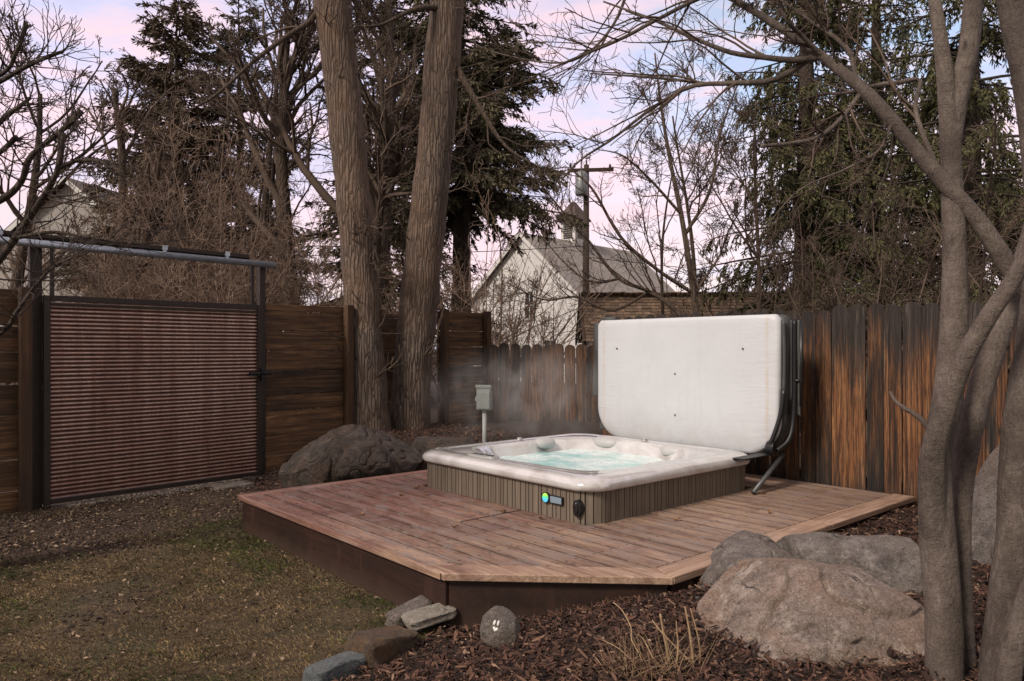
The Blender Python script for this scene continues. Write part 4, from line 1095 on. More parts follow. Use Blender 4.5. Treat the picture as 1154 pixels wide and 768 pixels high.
big_tree(T1, 'left trunk of the furrowed twin trees behind the dark boulders, leaning left', 5,
         [[(*P(365, 0, Y1), .045), (*P(350, 24, 9.6), .036), (*P(325, 40, 9.5), .03), (*P(285, 70, 9.2), .024), (*P(240, 110, 9.0), .016), (*P(190, 135, 8.8), .006)],
          [(*P(380, 60, Y1), .05), (*P(410, 20, 9.9), .04), (*P(440, -60, 10), .03)],
          [(*P(392, 190, Y1), .03), (*P(415, 260, 9.6), .02), (*P(428, 300, 9.5), .008)]])
big_tree(T2, 'right trunk of the furrowed twin trees, leaning right beside the short fence panel', 6,
         [[(*P(505, 60, Y2), .05), (*P(540, 120, 10), .035), (*P(570, 165, 9.8), .02), (*P(610, 190, 9.6), .007)],
          [(*P(508, 10, Y2), .05), (*P(470, 10, 9.8), .035), (*P(430, 28, 9.5), .02), (*P(400, 30, 9.3), .008)]])

def bare_tree(name, base, h, r0, label, seed, mat=None, tw=None, lean=(0, 0), limbs=9, fork=.35, spread=.55, group='bare trees beyond the fences', lvl=None, sides=10, cat='tree', rmin=.006):
    rg = np.random.default_rng(seed); mat = mat or M_BARK2; tw = tw or M_TWIG
    t = empty(name, base, 0, label, cat, group)
    n = 14; z = np.linspace(0, 1, n)
    path = np.c_[lean[0] * z + .12 * np.sin(z * 5 + seed), lean[1] * z + .12 * np.cos(z * 4 + seed) - .12, h * z - .1, r0 * (1 - .75 * z) * (1 + .35 * np.exp(-z * 14))]
    path[0, 0] = path[0, 1] = 0
    m = MB(); P3, r = stem(m, path, 28, sides, .08, seed, 2.5); m.build('trunk', mat, t)
    c = MB(); k = int(28 * fork)
    twiggy(c, P3[None, k:], r[None, k:], np.array([h * (1 - fork)]), lvl or [dict(per=limbs, lf=spread, n=9, sides=6, tmin=.0, rf=.6, wander=.13, trop=.05, ang=(.4, 1.0)), dict(per=6, lf=.5, n=7, sides=4, wander=.16, rf=.6), dict(per=6, lf=.5, n=6, sides=3, wander=.2), dict(per=5, lf=.55, n=5, sides=3, wander=.2, trop=0.0)], rg, rmin)
    c.build('crown', tw, t)
    return t

def at(u, Y, z=None):
    x = (u - CX) / F * Y; return (x, Y, hz(x, Y) if z is None else z)
bare_tree('bare_tree', at(332, 14), 7.5, .20, 'dark bare tree with forked crown left of the twin trunks', 14, lean=(-.1, 0), limbs=12, fork=.35)
bare_tree('bare_tree', at(302, 16.5), 8.5, .13, 'slim bare tree between the dark forked tree and the left spruce', 15, lean=(.2, 0), limbs=9, fork=.25)
bare_tree('bare_tree', at(158, 15), 6.5, .17, 'bare tree rising behind the middle of the rusted gate', 16, lean=(-.6, 0), limbs=11, fork=.3)
bare_tree('bare_tree', at(420, 14), 8.0, .22, 'shaded bare tree standing in the gap between the twin trunks', 17, lean=(.3, .1), limbs=11, fork=.3)
bare_tree('bare_tree', at(785, 12.5), 5.0, .055, 'thin young bare tree rising behind the white cover', 18, lean=(-.35, 0), limbs=8, fork=.15, spread=.5, rmin=.004)
bare_tree('bare_tree', at(838, 12), 5.2, .05, 'slender bare sapling behind the right end of the white cover', 19, lean=(.25, 0), limbs=8, fork=.15, spread=.5, rmin=.004)
bare_tree('bare_tree', at(735, 14.5), 4.6, .05, 'wispy bare sapling beside the utility pole', 20, lean=(.4, 0), limbs=8, fork=.12, spread=.55, rmin=.004)
bare_tree('bare_tree', at(20, 13), 6.0, .14, 'bare tree beyond the fence at the far left before the beige house', 22, lean=(.3, 0), limbs=10, fork=.3)

def shrub(base, h, w_, n, label, seed, mat=None, group='bare thicket shrubs beyond the fences', rmin=.0038, lv=None):
    rg = np.random.default_rng(seed); t = empty('bare_shrub', base, 0, label, 'shrub', group)
    st = np.c_[rg.normal(0, w_ * .25, n), rg.normal(0, w_ * .25, n), np.full(n, -.05)]
    d = np.c_[rg.normal(0, .30, n), rg.normal(0, .30, n), np.ones(n)]; L = h * rg.uniform(.6, 1.1, n)
    pts = polyl(st, d, L, 9, .10, .02, rg); rad = taper(rg.uniform(.012, .026, n), 9, .3)
    m = MB(); v, q = tubes(pts, rad, 5); m.add(v, q, True); m.build('stem', mat or M_TWIGT, t)
    c = MB(); twiggy(c, pts, rad, L, lv or [dict(per=9, lf=.38, n=6, sides=4, tmin=.12, wander=.2, ang=(.4, 1.1)), dict(per=7, lf=.5, n=5, sides=3, wander=.24, trop=0), dict(per=4, lf=.55, n=4, sides=3, wander=.25, trop=-.03)], rg, rmin)
    c.build('twigs', mat or M_TWIGT, t)
SH = [(75, 12.5, 3.2, 'twiggy shrub behind the left fence and gate post'), (150, 13.2, 4.3, 'tan thicket shrub behind the middle of the gate'), (215, 13, 4.6, 'dense tan thicket shrub under the left spruce'),
      (262, 12.5, 4.6, 'dense tan shrub behind the gate latch side'), (300, 13.5, 3.4, 'tan shrub behind the fence beside the gate'), (362, 13.2, 3.0, 'twiggy shrub seen left of the twin trunks'),
      (445, 13.5, 3.6, 'brown shrub showing between the twin trunks'), (520, 14, 3.0, 'brown shrub behind the short fence panel'), (560, 15.5, 2.4, 'fine brown shrub in front of the white house wall'),
      (250, 17, 5.6, 'tall tan shrub against the trunk of the left spruce'), (190, 17, 5.4, 'tall tan shrub left of the left spruce trunk')]
for i, (u, Y, h, lb) in enumerate(SH):
    shrub(at(u, Y), h, 1.5, 12, lb, 40 + i, M_TWIGT)
for i, (u, Y, h, lb) in enumerate([(905, 10.3, 2.9, 'bare brown shrub behind the right picket fence near the cover'), (960, 10, 3.4, 'bare arching shrub in front of the drooping spruce'), (1020, 9.5, 3.6, 'bare shrub behind the pickets left of the smooth trunk'), (1105, 8.6, 3.6, 'bare shrub behind the smooth grey trunks')]):
    shrub(at(u, Y), h, 1.3, 10, lb, 60 + i, M_TWIG)

def veil_tree():
    bx, by, _ = at(792, 9.6); t = empty('bare_tree', (bx, by, hz(bx, by)), 0, 'spreading bare tree close behind the white cover, arching in front of the white house', 'tree', 'bare trees beyond the fences')
    off = np.array([bx, by, hz(bx, by), 0]); rg = np.random.default_rng(123); cr = MB()
    def px(rows): return [np.array([*P(u, v, Y), p * .45 * Y / F]) - off for u, v, Y, p in rows]
    m = MB(); stem(m, px([(792, 530, 9.6, 11), (790, 430, 9.6, 9), (783, 345, 9.6, 8), (770, 255, 9.7, 6.5), (756, 185, 9.8, 5), (745, 120, 9.9, 3.5), (738, 60, 10, 2)]), 40, 8, .08, 4, 4); m.build('trunk', M_BARK2, t)
    for k, rows in enumerate([
        [(788, 380, 9.6, 7), (758, 347, 9.6, 6), (730, 328, 9.7, 5), (696, 313, 9.8, 4.5), (662, 270, 9.9, 3.5), (632, 236, 10, 2.5), (600, 196, 10, 1.2)],
        [(780, 330, 9.6, 5), (742, 305, 9.5, 4.5), (700, 268, 9.4, 4), (668, 214, 9.4, 3.2), (642, 190, 9.5, 1.6)],
        [(732, 329, 9.7, 4), (690, 350, 9.8, 3.5), (650, 335, 9.9, 3), (612, 338, 10, 2), (570, 318, 10, 1)],
        [(772, 265, 9.7, 5), (800, 215, 9.7, 4), (812, 150, 9.8, 3), (835, 85, 9.9, 1.5)],
        [(766, 240, 9.7, 4), (730, 200, 9.6, 3), (700, 175, 9.5, 2), (668, 168, 9.5, 1)],
        [(700, 314, 9.8, 3.5), (668, 318, 9.8, 3), (640, 300, 9.9, 2), (606, 262, 10, 1)]]):
        m = MB(); Pl, rl = stem(m, px(rows), 26, 7, .08, 10 + k, 8); m.build('limb', M_BARK2, t)
        twiggy(cr, *asbranch(Pl, rl), [dict(per=13, lf=.36, n=8, sides=4, tmin=.1, rf=.5, rmax=.010, wander=.13, ang=(.4, 1.1)), dict(per=6, lf=.5, n=6, sides=3, wander=.16), dict(per=3, lf=.5, n=4, sides=3)], rg, .0028)
    cr.build('twigs', M_TWIG, t)
veil_tree()
for i, (u, Y, h, lb) in enumerate([(552, 12.6, 3.6, 'fine bare shrub beyond the low picket fence, beside the short fence panel'), (600, 13.4, 3.0, 'fine bare shrub in front of the white house window')]):
    shrub(at(u, Y), h, 1.2, 10, lb, 90 + i, M_TWIGT, lv=[dict(per=6, lf=.4, n=6, sides=4, tmin=.12, wander=.2, ang=(.4, 1.1)), dict(per=6, lf=.5, n=5, sides=3, wander=.24, trop=0)])

# --- spruces
def spruce(name, base, H, reach, label, seed, mat, z0=.8, droop=-.25, pend=.25, den=1.0, clump=.13, nb=170, wdt=.017, tipup=.05, tw=20):
    rg = np.random.default_rng(seed); t = empty(name, base, 0, label, 'spruce', 'spruces beyond the fences')
    m = MB(); z = np.linspace(0, 1, 12); stem(m, np.c_[.05 * np.sin(z * 4), .05 * np.cos(z * 5), z * H - .1, np.maximum(.022 * H * (1 - z), .015)], 24, 10, .06, seed); m.build('trunk', M_BARKD, t)
    zb = z0 + (H - z0 - .2) * rg.random(nb) ** 1.25; f = (zb - z0) / (H - z0)
    L = reach * (1 - f) ** .75 * rg.uniform(.55, 1.12, nb) + .15; az = rg.uniform(0, 2 * np.pi, nb)
    el = droop + f * .8 + rg.normal(0, .08, nb)
    d = np.c_[np.cos(az) * np.cos(el), np.sin(az) * np.cos(el), np.sin(el)]; st = np.c_[np.zeros(nb), np.zeros(nb), zb]
    n = 9; pts = polyl(st, d, L, n, .05, -.035, rg)
    k = np.linspace(0, 1, n)[None, :]; pts[:, :, 2] += tipup * L[:, None] * k ** 3 * 2
    rad = taper(.010 + .010 * L, n, .25)
    bm_ = MB(); v, q = tubes(pts, rad, 4); bm_.add(v, q, True)
    # side twigs in the plane of the branch
    cnt = np.maximum(6, (tw * L / reach * den * 1.6).astype(int)); idx = np.repeat(np.arange(nb), cnt); M = len(idx)
    tt = rg.uniform(.12, 1.0, M); x = tt * (n - 1); i = np.minimum(x.astype(int), n - 2); fr = (x - i)[:, None]
    p = pts[idx, i] * (1 - fr) + pts[idx, i + 1] * fr; dd = nrm(pts[idx, i + 1] - pts[idx, i])
    side = nrm(np.cross(dd, [0, 0, 1.0])) * rg.choice([-1, 1], M)[:, None]
    td = dd * .75 + side * rg.uniform(.3, .9, M)[:, None] + rg.normal(0, .12, (M, 3)); td[:, 2] -= pend * rg.uniform(.4, 1.5, M)
    tl = (.16 + .30 * L[idx] * (1 - tt * .75)) * rg.uniform(.6, 1.2, M)
    tl = np.minimum(tl, .75)
    tp = polyl(p, td, tl, 5, .06, -.06 - pend * .15, rg)
    v, q = tubes(tp, np.full((M, 5), .004), 3); bm_.add(v, q, True); bm_.build('branches', M_TWIGD, t)
    # needle clumps along the twigs
    per = np.maximum(4, (tl / clump * 4.2 * den).astype(int)); ix = np.repeat(np.arange(M), per); K = len(ix)
    s = rg.uniform(.05, 1.0, K) * 4; i = np.minimum(s.astype(int), 3); fr = (s - i)[:, None]
    c = tp[ix, i] * (1 - fr) + tp[ix, i + 1] * fr; d2 = nrm(tp[ix, i + 1] - tp[ix, i])
    q = nrm(rg.normal(size=(K, 3))); q = nrm(q - (q * d2).sum(1)[:, None] * d2)
    nd = nrm(d2 * .8 + q * rg.uniform(.3, .8, K)[:, None]); sd = nrm(np.cross(nd, rg.normal(size=(K, 3))))
    ln = clump * rg.uniform(.6, 1.25, K)[:, None]; wd = wdt * rg.uniform(.6, 1.3, K)[:, None]
    V = np.stack([c - sd * wd * .4, c + sd * wd * .4, c + nd * ln * .6 + sd * wd, c + nd * ln, c + nd * ln * .6 - sd * wd], 1)
    mb = MB(); mb.add(V.reshape(-1, 3), (np.arange(K) * 5)[:, None] + np.arange(5)[None]); mb.build('needles', mat, t)
spruce('spruce', at(200, 20), 11.0, 3.1, 'tall spruce behind the rusted gate, its tip the highest at left', 81, M_NEEDB, z0=1.0, nb=330, den=1.35, tw=25)
spruce('spruce', at(270, 22), 12.0, 3.2, 'dark spruce just right of and behind the tall left spruce', 82, M_NEED, z0=1.0, nb=250, den=1.2)
spruce('spruce', at(518, 17), 12.5, 2.65, 'large dark spruce behind the twin trunks with a long branch to the right', 83, M_NEED, z0=4.6, nb=220, den=1.3)
spruce('spruce', at(430, 19), 11.5, 2.4, 'spruce filling the gap between the twin trunks', 84, M_NEED, z0=2.0, nb=150)
spruce('spruce', at(905, 13.5), 12, 2.1, 'drooping olive green spruce behind the fence right of the white cover', 85, M_NEEDG, z0=1.0, droop=-.35, pend=1.0, nb=230, tipup=.02, den=1.25, clump=.10, wdt=.012)
spruce('spruce', at(1090, 13), 12, 2.9, 'drooping green spruce behind the smooth grey trunks at the right', 86, M_NEEDG, z0=1.5, droop=-.3, pend=1.1, nb=230, tipup=.02, den=1.25, clump=.10, wdt=.012)
spruce('spruce', at(985, 17), 13, 2.9, 'dark spruce between the two drooping spruces', 87, M_NEED, z0=.6, droop=-.3, pend=.6, nb=200, den=.8)

# --- multi-stemmed smooth grey tree in the right foreground
def near_tree():
    bx, by, _ = P(1075, 768, 2.9); bz = hz(bx, by)
    off = np.array([bx, by, bz, 0])
    t = empty('smooth_bark_tree', (bx, by, bz), 0, 'multi stemmed smooth grey bark tree in the right foreground with a long leaning limb', 'tree')
    def px(rows): return [np.array([*P(u, v, Y), r * (1 - .16 * sstep(420, 230, v) if v < 420 else 1)]) - off for u, v, Y, r in rows]
    def w_(p, Y): return p * .425 * Y / F
    m = MB()
    stem(m, px([(1064, 840, 2.85, w_(52, 2.85)), (1064, 770, 2.87, w_(46, 2.87)), (1063, 690, 2.9, w_(45, 2.9)), (1057, 610, 2.93, w_(44, 2.93)), (1054, 545, 2.95, w_(40, 2.95)), (1058, 500, 2.97, w_(38, 2.97)), (1069, 440, 3.0, w_(36, 3)), (1075, 370, 3.02, w_(35, 3)), (1076, 290, 3.05, w_(34, 3)), (1073, 210, 3.08, w_(32, 3)), (1069, 130, 3.1, w_(29, 3)), (1062, 60, 3.12, w_(23, 3)), (1052, -10, 3.15, w_(19, 3)), (1040, -120, 3.2, w_(14, 3)), (1020, -300, 3.3, w_(6, 3))]), 110, 26, .035, 3, 5)
    m.build('trunk', M_SMOOTH, t)
    m = MB()
    stem(m, px([(1072, 180, 3.09, w_(22, 3)), (1080, 110, 3.1, w_(30, 3)), (1092, 55, 3.12, w_(30, 3)), (1097, -5, 3.15, w_(29, 3)), (1104, -120, 3.2, w_(22, 3)), (1120, -300, 3.3, w_(8, 3))]), 40, 22, .03, 4, 5); m.build('limb', M_SMOOTH, t)
    m = MB()
    stem(m, px([(1062, 720, 2.93, w_(20, 2.9)), (1056, 630, 2.925, w_(32, 2.9)), (1050, 555, 2.905, w_(33, 2.9)), (1053, 505, 2.87, w_(30, 2.85)), (1068, 455, 2.82, w_(26, 2.8)), (1087, 405, 2.77, w_(25, 2.75)), (1112, 360, 2.73, w_(24, 2.7)), (1140, 318, 2.7, w_(23, 2.7)), (1170, 262, 2.65, w_(21, 2.6)), (1230, 140, 2.6, w_(15, 2.6)), (1290, -60, 2.6, w_(6, 2.6))]), 70, 22, .035, 5, 5); m.build('limb', M_SMOOTH, t)
    m = MB()
    stem(m, px([(1086, 800, 2.98, w_(34, 2.9)), (1084, 720, 2.98, w_(30, 2.9)), (1082, 640, 3.0, w_(28, 2.9)), (1083, 560, 3.03, w_(28, 2.9)), (1093, 490, 3.06, w_(30, 3)), (1106, 435, 3.1, w_(31, 3)), (1122, 385, 3.13, w_(31, 3)), (1138, 340, 3.17, w_(30, 3)), (1160, 270, 3.22, w_(28, 3)), (1185, 150, 3.3, w_(22, 3)), (1200, -60, 3.4, w_(10, 3))]), 80, 22, .035, 6, 5); m.build('limb', M_SMOOTH, t)
    m = MB()   # right-hand stem
    stem(m, px([(1123, 860, 2.75, w_(46, 2.8)), (1125, 770, 2.78, w_(48, 2.8)), (1133, 700, 2.8, w_(46, 2.8)), (1143, 620, 2.82, w_(46, 2.8)), (1148, 540, 2.84, w_(47, 2.8)), (1152, 470, 2.86, w_(44, 2.8)), (1166, 380, 2.88, w_(42, 2.8)), (1172, 280, 2.9, w_(42, 2.8)), (1168, 180, 2.92, w_(42, 2.8)), (1157, 90, 2.95, w_(42, 2.8)), (1140, 10, 2.98, w_(40, 2.8)), (1122, -90, 3.0, w_(32, 2.8)), (1110, -260, 3.1, w_(12, 2.8))]), 110, 26, .05, 7, 5); m.build('limb', M_SMOOTH, t)
    m = MB()
    stem(m, px([(1128, 840, 2.6, w_(30, 2.6)), (1140, 740, 2.62, w_(30, 2.6)), (1163, 660, 2.64, w_(28, 2.6)), (1195, 560, 2.66, w_(25, 2.6)), (1250, 380, 2.7, w_(18, 2.6)), (1300, 150, 2.8, w_(8, 2.6))]), 50, 20, .05, 8, 5); m.build('limb', M_SMOOTH, t)
    # long diagonal limb and its branches
    m = MB()
    D_, Dr = stem(m, px([(1160, 335, 3.0, w_(22.1, 3)), (1138, 303, 3.0, w_(26.3, 3)), (1103, 250, 3.03, w_(25.5, 3)), (1064, 206, 3.06, w_(24.6, 3)), (1028, 165, 3.1, w_(22.9, 3)), (995, 124, 3.14, w_(21.2, 3.1)), (968, 97, 3.2, w_(18.7, 3.2)), (942, 76, 3.26, w_(16.1, 3.3)), (917, 57, 3.3, w_(12.8, 3.3)), (880, 32, 3.38, w_(11.9, 3.3)), (843, 9, 3.45, w_(10.2, 3.4)), (800, -18, 3.5, w_(8.5, 3.4)), (730, -60, 3.6, w_(6.0, 3.4)), (640, -120, 3.7, w_(2.5, 3.4))]), 100, 20, .045, 9, 6)
    limb = m.build('limb', M_SMOOTH, t)
    subs = [
        [(918, 62, 3.3, 13), (873, 90, 3.35, 11), (825, 94, 3.4, 9), (778, 98, 3.5, 7.5), (734, 123, 3.6, 6), (690, 157, 3.7, 4.5), (655, 180, 3.75, 3.5), (632, 205, 3.8, 2.5), (628, 228, 3.82, 1.5)],
        [(920, 66, 3.3, 13), (893, 68, 3.3, 11), (862, 65, 3.35, 9.5), (826, 60, 3.4, 8.5), (798, 50, 3.45, 7.5), (775, 40, 3.5, 6.5), (735, 22, 3.6, 5), (680, 2, 3.7, 3)],
        [(800, 95, 3.45, 6), (760, 90, 3.6, 5), (715, 86, 3.7, 4), (665, 83, 3.8, 2)],
        [(860, -14, 3.4, 9), (800, -6, 3.4, 8), (745, 20, 3.45, 7), (700, 44, 3.5, 6), (655, 63, 3.55, 5), (620, 78, 3.6, 3), (585, 95, 3.65, 1.5)],
        [(968, 108, 3.15, 9), (948, 134, 3.1, 8), (922, 155, 3.05, 8), (890, 162, 3.0, 7), (858, 165, 2.95, 7)],
        [(1063, 205, 3.06, 10), (1032, 128, 3.2, 8), (1037, 92, 3.3, 8), (1015, 93, 3.3, 8), (985, 97, 3.35, 7), (955, 105, 3.4, 6), (925, 107, 3.5, 4), (880, 120, 3.6, 2)],
        [(965, 95, 3.2, 9), (958, 60, 3.25, 8), (935, 38, 3.3, 7), (915, 25, 3.35, 6), (880, 0, 3.4, 4)],
        [(930, 66, 3.28, 9), (905, 42, 3.25, 8), (885, 20, 3.2, 7), (870, -20, 3.2, 6)],
        [(1005, 140, 3.12, 7), (990, 170, 3.05, 5), (955, 190, 3.0, 4), (900, 215, 2.95, 2.5), (860, 260, 2.95, 1.2)],
        [(1010, 143, 3.12, 6), (1000, 190, 3.2, 4), (975, 250, 3.3, 2.8), (950, 310, 3.4, 1.4)],
        [(720, -50, 3.6, 7), (690, 30, 3.7, 5), (640, 70, 3.8, 3.5), (560, 60, 3.9, 2), (520, 40, 4.0, 1.2)]]
    cr = MB(); rg = np.random.default_rng(77)
    for k, sbr in enumerate(subs):
        m = MB(); q = px([(u, v, Y, w_(p * .9, Y)) for u, v, Y, p in sbr]); Pl, rl = stem(m, q, 26, 10, .06, 20 + k, 9); m.build('branch', M_SMOOTH, limb)
        a = asbranch(Pl, rl)
        twiggy(cr, *a, [dict(per=11, lf=.42, n=9, sides=5, tmin=.12, rf=.55, rmax=.006, wander=.10, trop=.0, ang=(.35, .95)), dict(per=4.5, lf=.5, n=7, sides=4, rf=.6, wander=.12, trop=-.01), dict(per=2.5, lf=.5, n=5, sides=3, wander=.14)], rg, .0013)
    twiggy(cr, D_[None, 40:], Dr[None, 40:], np.array([2.2]), [dict(per=16, lf=.5, n=9, sides=5, rf=.2, rmax=.007, wander=.10, ang=(.4, 1.0)), dict(per=5, lf=.5, n=7, sides=4, wander=.12), dict(per=3, lf=.5, n=5, sides=3)], rg, .0013)
    # the high crown above the frame, drooping twigs
    cr.build('twigs', M_TWIG, t)
    # small side shoot low on the trunk
    m = MB(); stem(m, px([(1050, 486, 2.96, w_(7, 3)), (1035, 470, 3.0, w_(7, 3)), (1012, 455, 3.05, w_(5, 3)), (1003, 442, 3.1, w_(3, 3))]), 12, 8); m.build('shoot', M_SMOOTH, t)
near_tree()

# --- pruned tree reaching in from the left
def left_tree():
    bx, by = -3.75, 4.9
    t = empty('pruned_tree', (bx, by, 0), 0, 'dark pruned tree reaching knobbly bare branches in from the left', 'tree')
    off = np.array([bx, by, 0, 0]); rg = np.random.default_rng(99); cr = MB()
    m = MB(); stem(m, [np.array((bx, by, -.1, .12)) - off, np.array((bx - .02, by, 1.0, .10)) - off, np.array((bx + .02, by, 1.7, .085)) - off, np.array((bx, by, 2.6, .07)) - off, np.array((bx - .05, by, 3.6, .04)) - off], 30, 14, .08, 2, 4); tr = m.build('trunk', M_BARKD, t)
    def px(rows): return [np.array([*P(u, v, Y), p * .31 * Y / F]) - off for u, v, Y, p in rows]
    for k, rows in enumerate([
        [(-80, 330, 4.9, 22), (-30, 320, 4.8, 18), (0, 292, 4.7, 14), (30, 250, 4.6, 12), (52, 218, 4.5, 11), (66, 188, 4.4, 10), (70, 150, 4.4, 12)],
        [(-70, 260, 4.9, 18), (0, 226, 4.6, 13), (24, 205, 4.55, 11), (34, 178, 4.5, 10), (60, 155, 4.5, 9), (78, 140, 4.5, 10), (92, 125, 4.5, 12)],
        [(-75, 130, 4.9, 14), (0, 92, 4.7, 9), (30, 75, 4.6, 8), (60, 62, 4.5, 7), (72, 58, 4.5, 5)],
        [(-75, 120, 4.9, 14), (0, 85, 4.5, 8), (18, 60, 4.4, 7), (30, 28, 4.4, 8)],
        [(-75, 210, 4.9, 14), (0, 138, 4.6, 9), (20, 122, 4.6, 8), (35, 110, 4.6, 5)],
        [(-75, 230, 4.9, 12), (0, 172, 4.7, 9), (18, 155, 4.6, 10)],
        [(66, 190, 4.4, 8), (85, 182, 4.4, 7), (112, 182, 4.3, 6), (130, 196, 4.3, 4), (150, 200, 4.3, 2)],
        [(-80, 420, 4.7, 16), (0, 376, 4.4, 10), (20, 350, 4.3, 8), (38, 325, 4.3, 6), (62, 300, 4.3, 4), (100, 285, 4.3, 2)],
        [(20, 268, 4.6, 7), (60, 262, 4.6, 6), (100, 268, 4.6, 5), (160, 275, 4.7, 3), (220, 268, 4.8, 1.5)]]):
        m = MB(); Pl, rl = stem(m, px(rows), 26, 9, .16, 30 + k, 14); m.build('limb', M_BARKD, t)
        twiggy(cr, *asbranch(Pl, rl), [dict(per=20, lf=.34, n=7, sides=4, tmin=.2, rf=.35, rmax=.006, wander=.16, trop=.05, ang=(.6, 1.3)), dict(per=4, lf=.5, n=5, sides=3, wander=.2)], rg, .0018)
    cr.build('twigs', M_TWIGD, t)
left_tree()

# --- dry stalks in the front mulch
def stalks():
    rg = np.random.default_rng(5); x, y, _ = gp(745, 775, .15)
    t = empty('dry_plant', (x, y, hz(x, y)), 0, 'dry tan plant stalks sticking out of the front mulch', 'plant')
    off = np.array([x, y, hz(x, y), 0]); m = MB()
    for rows in ([(757, 775, 3.05, 5), (752, 735, 3.05, 5), (748, 715, 3.05, 4.5), (744, 692, 3.05, 4)], [(757, 770, 3.0, 4), (764, 735, 3.0, 4), (762, 700, 3.0, 1.5)], [(782, 775, 3.0, 5), (781, 745, 3.0, 5), (777, 712, 3.0, 4), (772, 684, 3.0, 3)],
                 [(783, 770, 3.0, 4), (789, 742, 3.02, 3.5), (786, 715, 3.0, 3), (778, 686, 3.0, 2)], [(782, 750, 3.0, 3.5), (765, 733, 3.03, 3), (745, 712, 3.05, 2.5), (735, 699, 3.1, 2)],
                 [(726, 770, 3.0, 3), (724, 745, 3.05, 2.5), (712, 722, 3.15, 2.5), (711, 707, 3.2, 2.2), (701, 688, 3.3, 2), (691, 679, 3.35, 2)], [(734, 775, 3.0, 3.5), (718, 752, 3.0, 3), (700, 733, 3.1, 2.5), (680, 722, 3.2, 1.5)], [(697, 775, 2.95, 3), (684, 758, 3.0, 2.5), (671, 741, 3.1, 2)],
                 [(750, 770, 3.0, 3), (735, 740, 3.05, 2.5), (726, 722, 3.1, 2), (719, 715, 3.1, 1.5)]):
        p = [np.array([*P(u, v, Y), w_ * .30 * Y / F]) - off for u, v, Y, w_ in rows]; stem(m, p, 16, 6, .05, 1, 30)
    m.build('stalk', simple('dry_straw', (.34, .23, .13), .8, 0, .25, 30, .1), t)
    c = MB(); n = 150; st = np.c_[rg.normal(-.03, .10, n), rg.normal(0, .07, n), np.full(n, -.01)]
    d = np.c_[rg.normal(-.1, .7, n), rg.normal(0, .6, n), rg.uniform(.5, 1.2, n)]; L = rg.uniform(.06, .22, n)
    p = polyl(st, d, L, 6, .12, -.06, rg); v, q = tubes(p, taper(np.full(n, .0016), 6, .4), 3); c.add(v, q, True); c.build('blades', twigmat('dry_blades', (.15, .09, .05), (.36, .24, .14)), t)
stalks()
def deck_leaf(a, b, rz, k):
    m = MB(); x = np.linspace(-1, 1, 9); wv = .5 * np.sqrt(np.maximum(0, 1 - x ** 2)) * (1 - .25 * x) + .02
    rows = []
    for q in (-1, -.5, 0, .5, 1): rows.append(np.c_[x * .026, q * wv * .026, .004 + .010 * abs(q) ** 2 + .006 * np.sin(x * 2.5 + k) + .003])
    V = np.concatenate(rows); fs = [np.c_[np.arange(8) + r * 9, np.arange(8) + r * 9 + 1, np.arange(8) + r * 9 + 10, np.arange(8) + r * 9 + 9] for r in range(4)]
    m.add(V, fs, True); o = m.build('fallen_leaf', M_DEADLEAF); o.location = D(a, b, .303); o.rotation_euler = (0, 0, rz)
    tag(o, 'small dry curled leaf lying on the deck boards', 'leaf', 'dry leaves fallen on the deck')
for k, (a, b, rz) in enumerate([(.72, 1.22, .3), (1.02, 1.12, 1.4), (1.92, 1.16, .8), (2.25, 1.22, 2.2), (2.05, .62, 2.9), (.9, .95, .9), (2.9, 1.9, .2), (3.2, 2.6, 1.1), (1.3, .35, 2.0), (2.8, 3.2, .6)]): deck_leaf(a, b, rz, k)
def stick(u, v, L, az, label, r=.006, seed=1, z=.0):
    p = gp(u, v, z); x, y = p[0], p[1]; rg = np.random.default_rng(seed)
    pts = polyl(np.array([[0, 0, 0.]]), np.array([[math.cos(az), math.sin(az), .02]]), np.array([L]), 7, .12, 0, rg)[0]; pts[:, 2] = rg.normal(0, .004, 7)
    m = MB(); m.tube(pts, np.linspace(r, r * .5, 7), 6); o = m.build('stick', M_BARKD); o.location = (x, y, hz(x, y) + .035); tag(o, label, 'stick')
stick(462, 735, .16, .25, 'dark broken stick lying on the mulch near the brown border stone', .006, 1, .08)
stick(1000, 735, .2, -.4, 'thin twig on the mulch right of the largest boulder', .004, 3, .2)

# ------------------------------------------------------------------ background buildings
M_WSIDE = None
def siding(name, col, pitch=.14, var=.1):
    g = G(name); s = g.n('ShaderNodeSeparateXYZ', Vector=g.obj).outputs[2]
    fr = g.math('FRACT', g.math('DIVIDE', s, pitch))
    n1 = g.noise(1.5, 6, .65); c = g.ramp(n1, (.3, tuple(x * (1 - var) for x in col)), (.7, col))
    c = g.mix(g.ramp(g.noise(1, 6, .7, g.map((3, 3, 22))), (.55, 0.0), (.7, .35)), c, tuple(x * .6 for x in col))
    g.set(Base_Color=c, Roughness=.75); g.bump(fr, 1.0, .03); return g.m
def shingles(name, col, scale=4):
    g = G(name); br = g.n('ShaderNodeTexBrick', Vector=g.map((1, 1, 1)), Color1=(*[x * 1.25 for x in col], 1), Color2=(*[x * .7 for x in col], 1), Mortar=(*[x * .35 for x in col], 1), Scale=scale)
    br.inputs['Mortar Size'].default_value = .03; br.inputs['Brick Width'].default_value = .7; br.inputs['Row Height'].default_value = .45
    c = g.mix(g.ramp(g.noise(2, 6, .7), (.4, 0.0), (.65, .5)), br.outputs[0], tuple(x * 1.3 for x in col))
    g.set(Base_Color=c, Roughness=.9); g.bump(br.outputs[0], .6, .03); return g.m

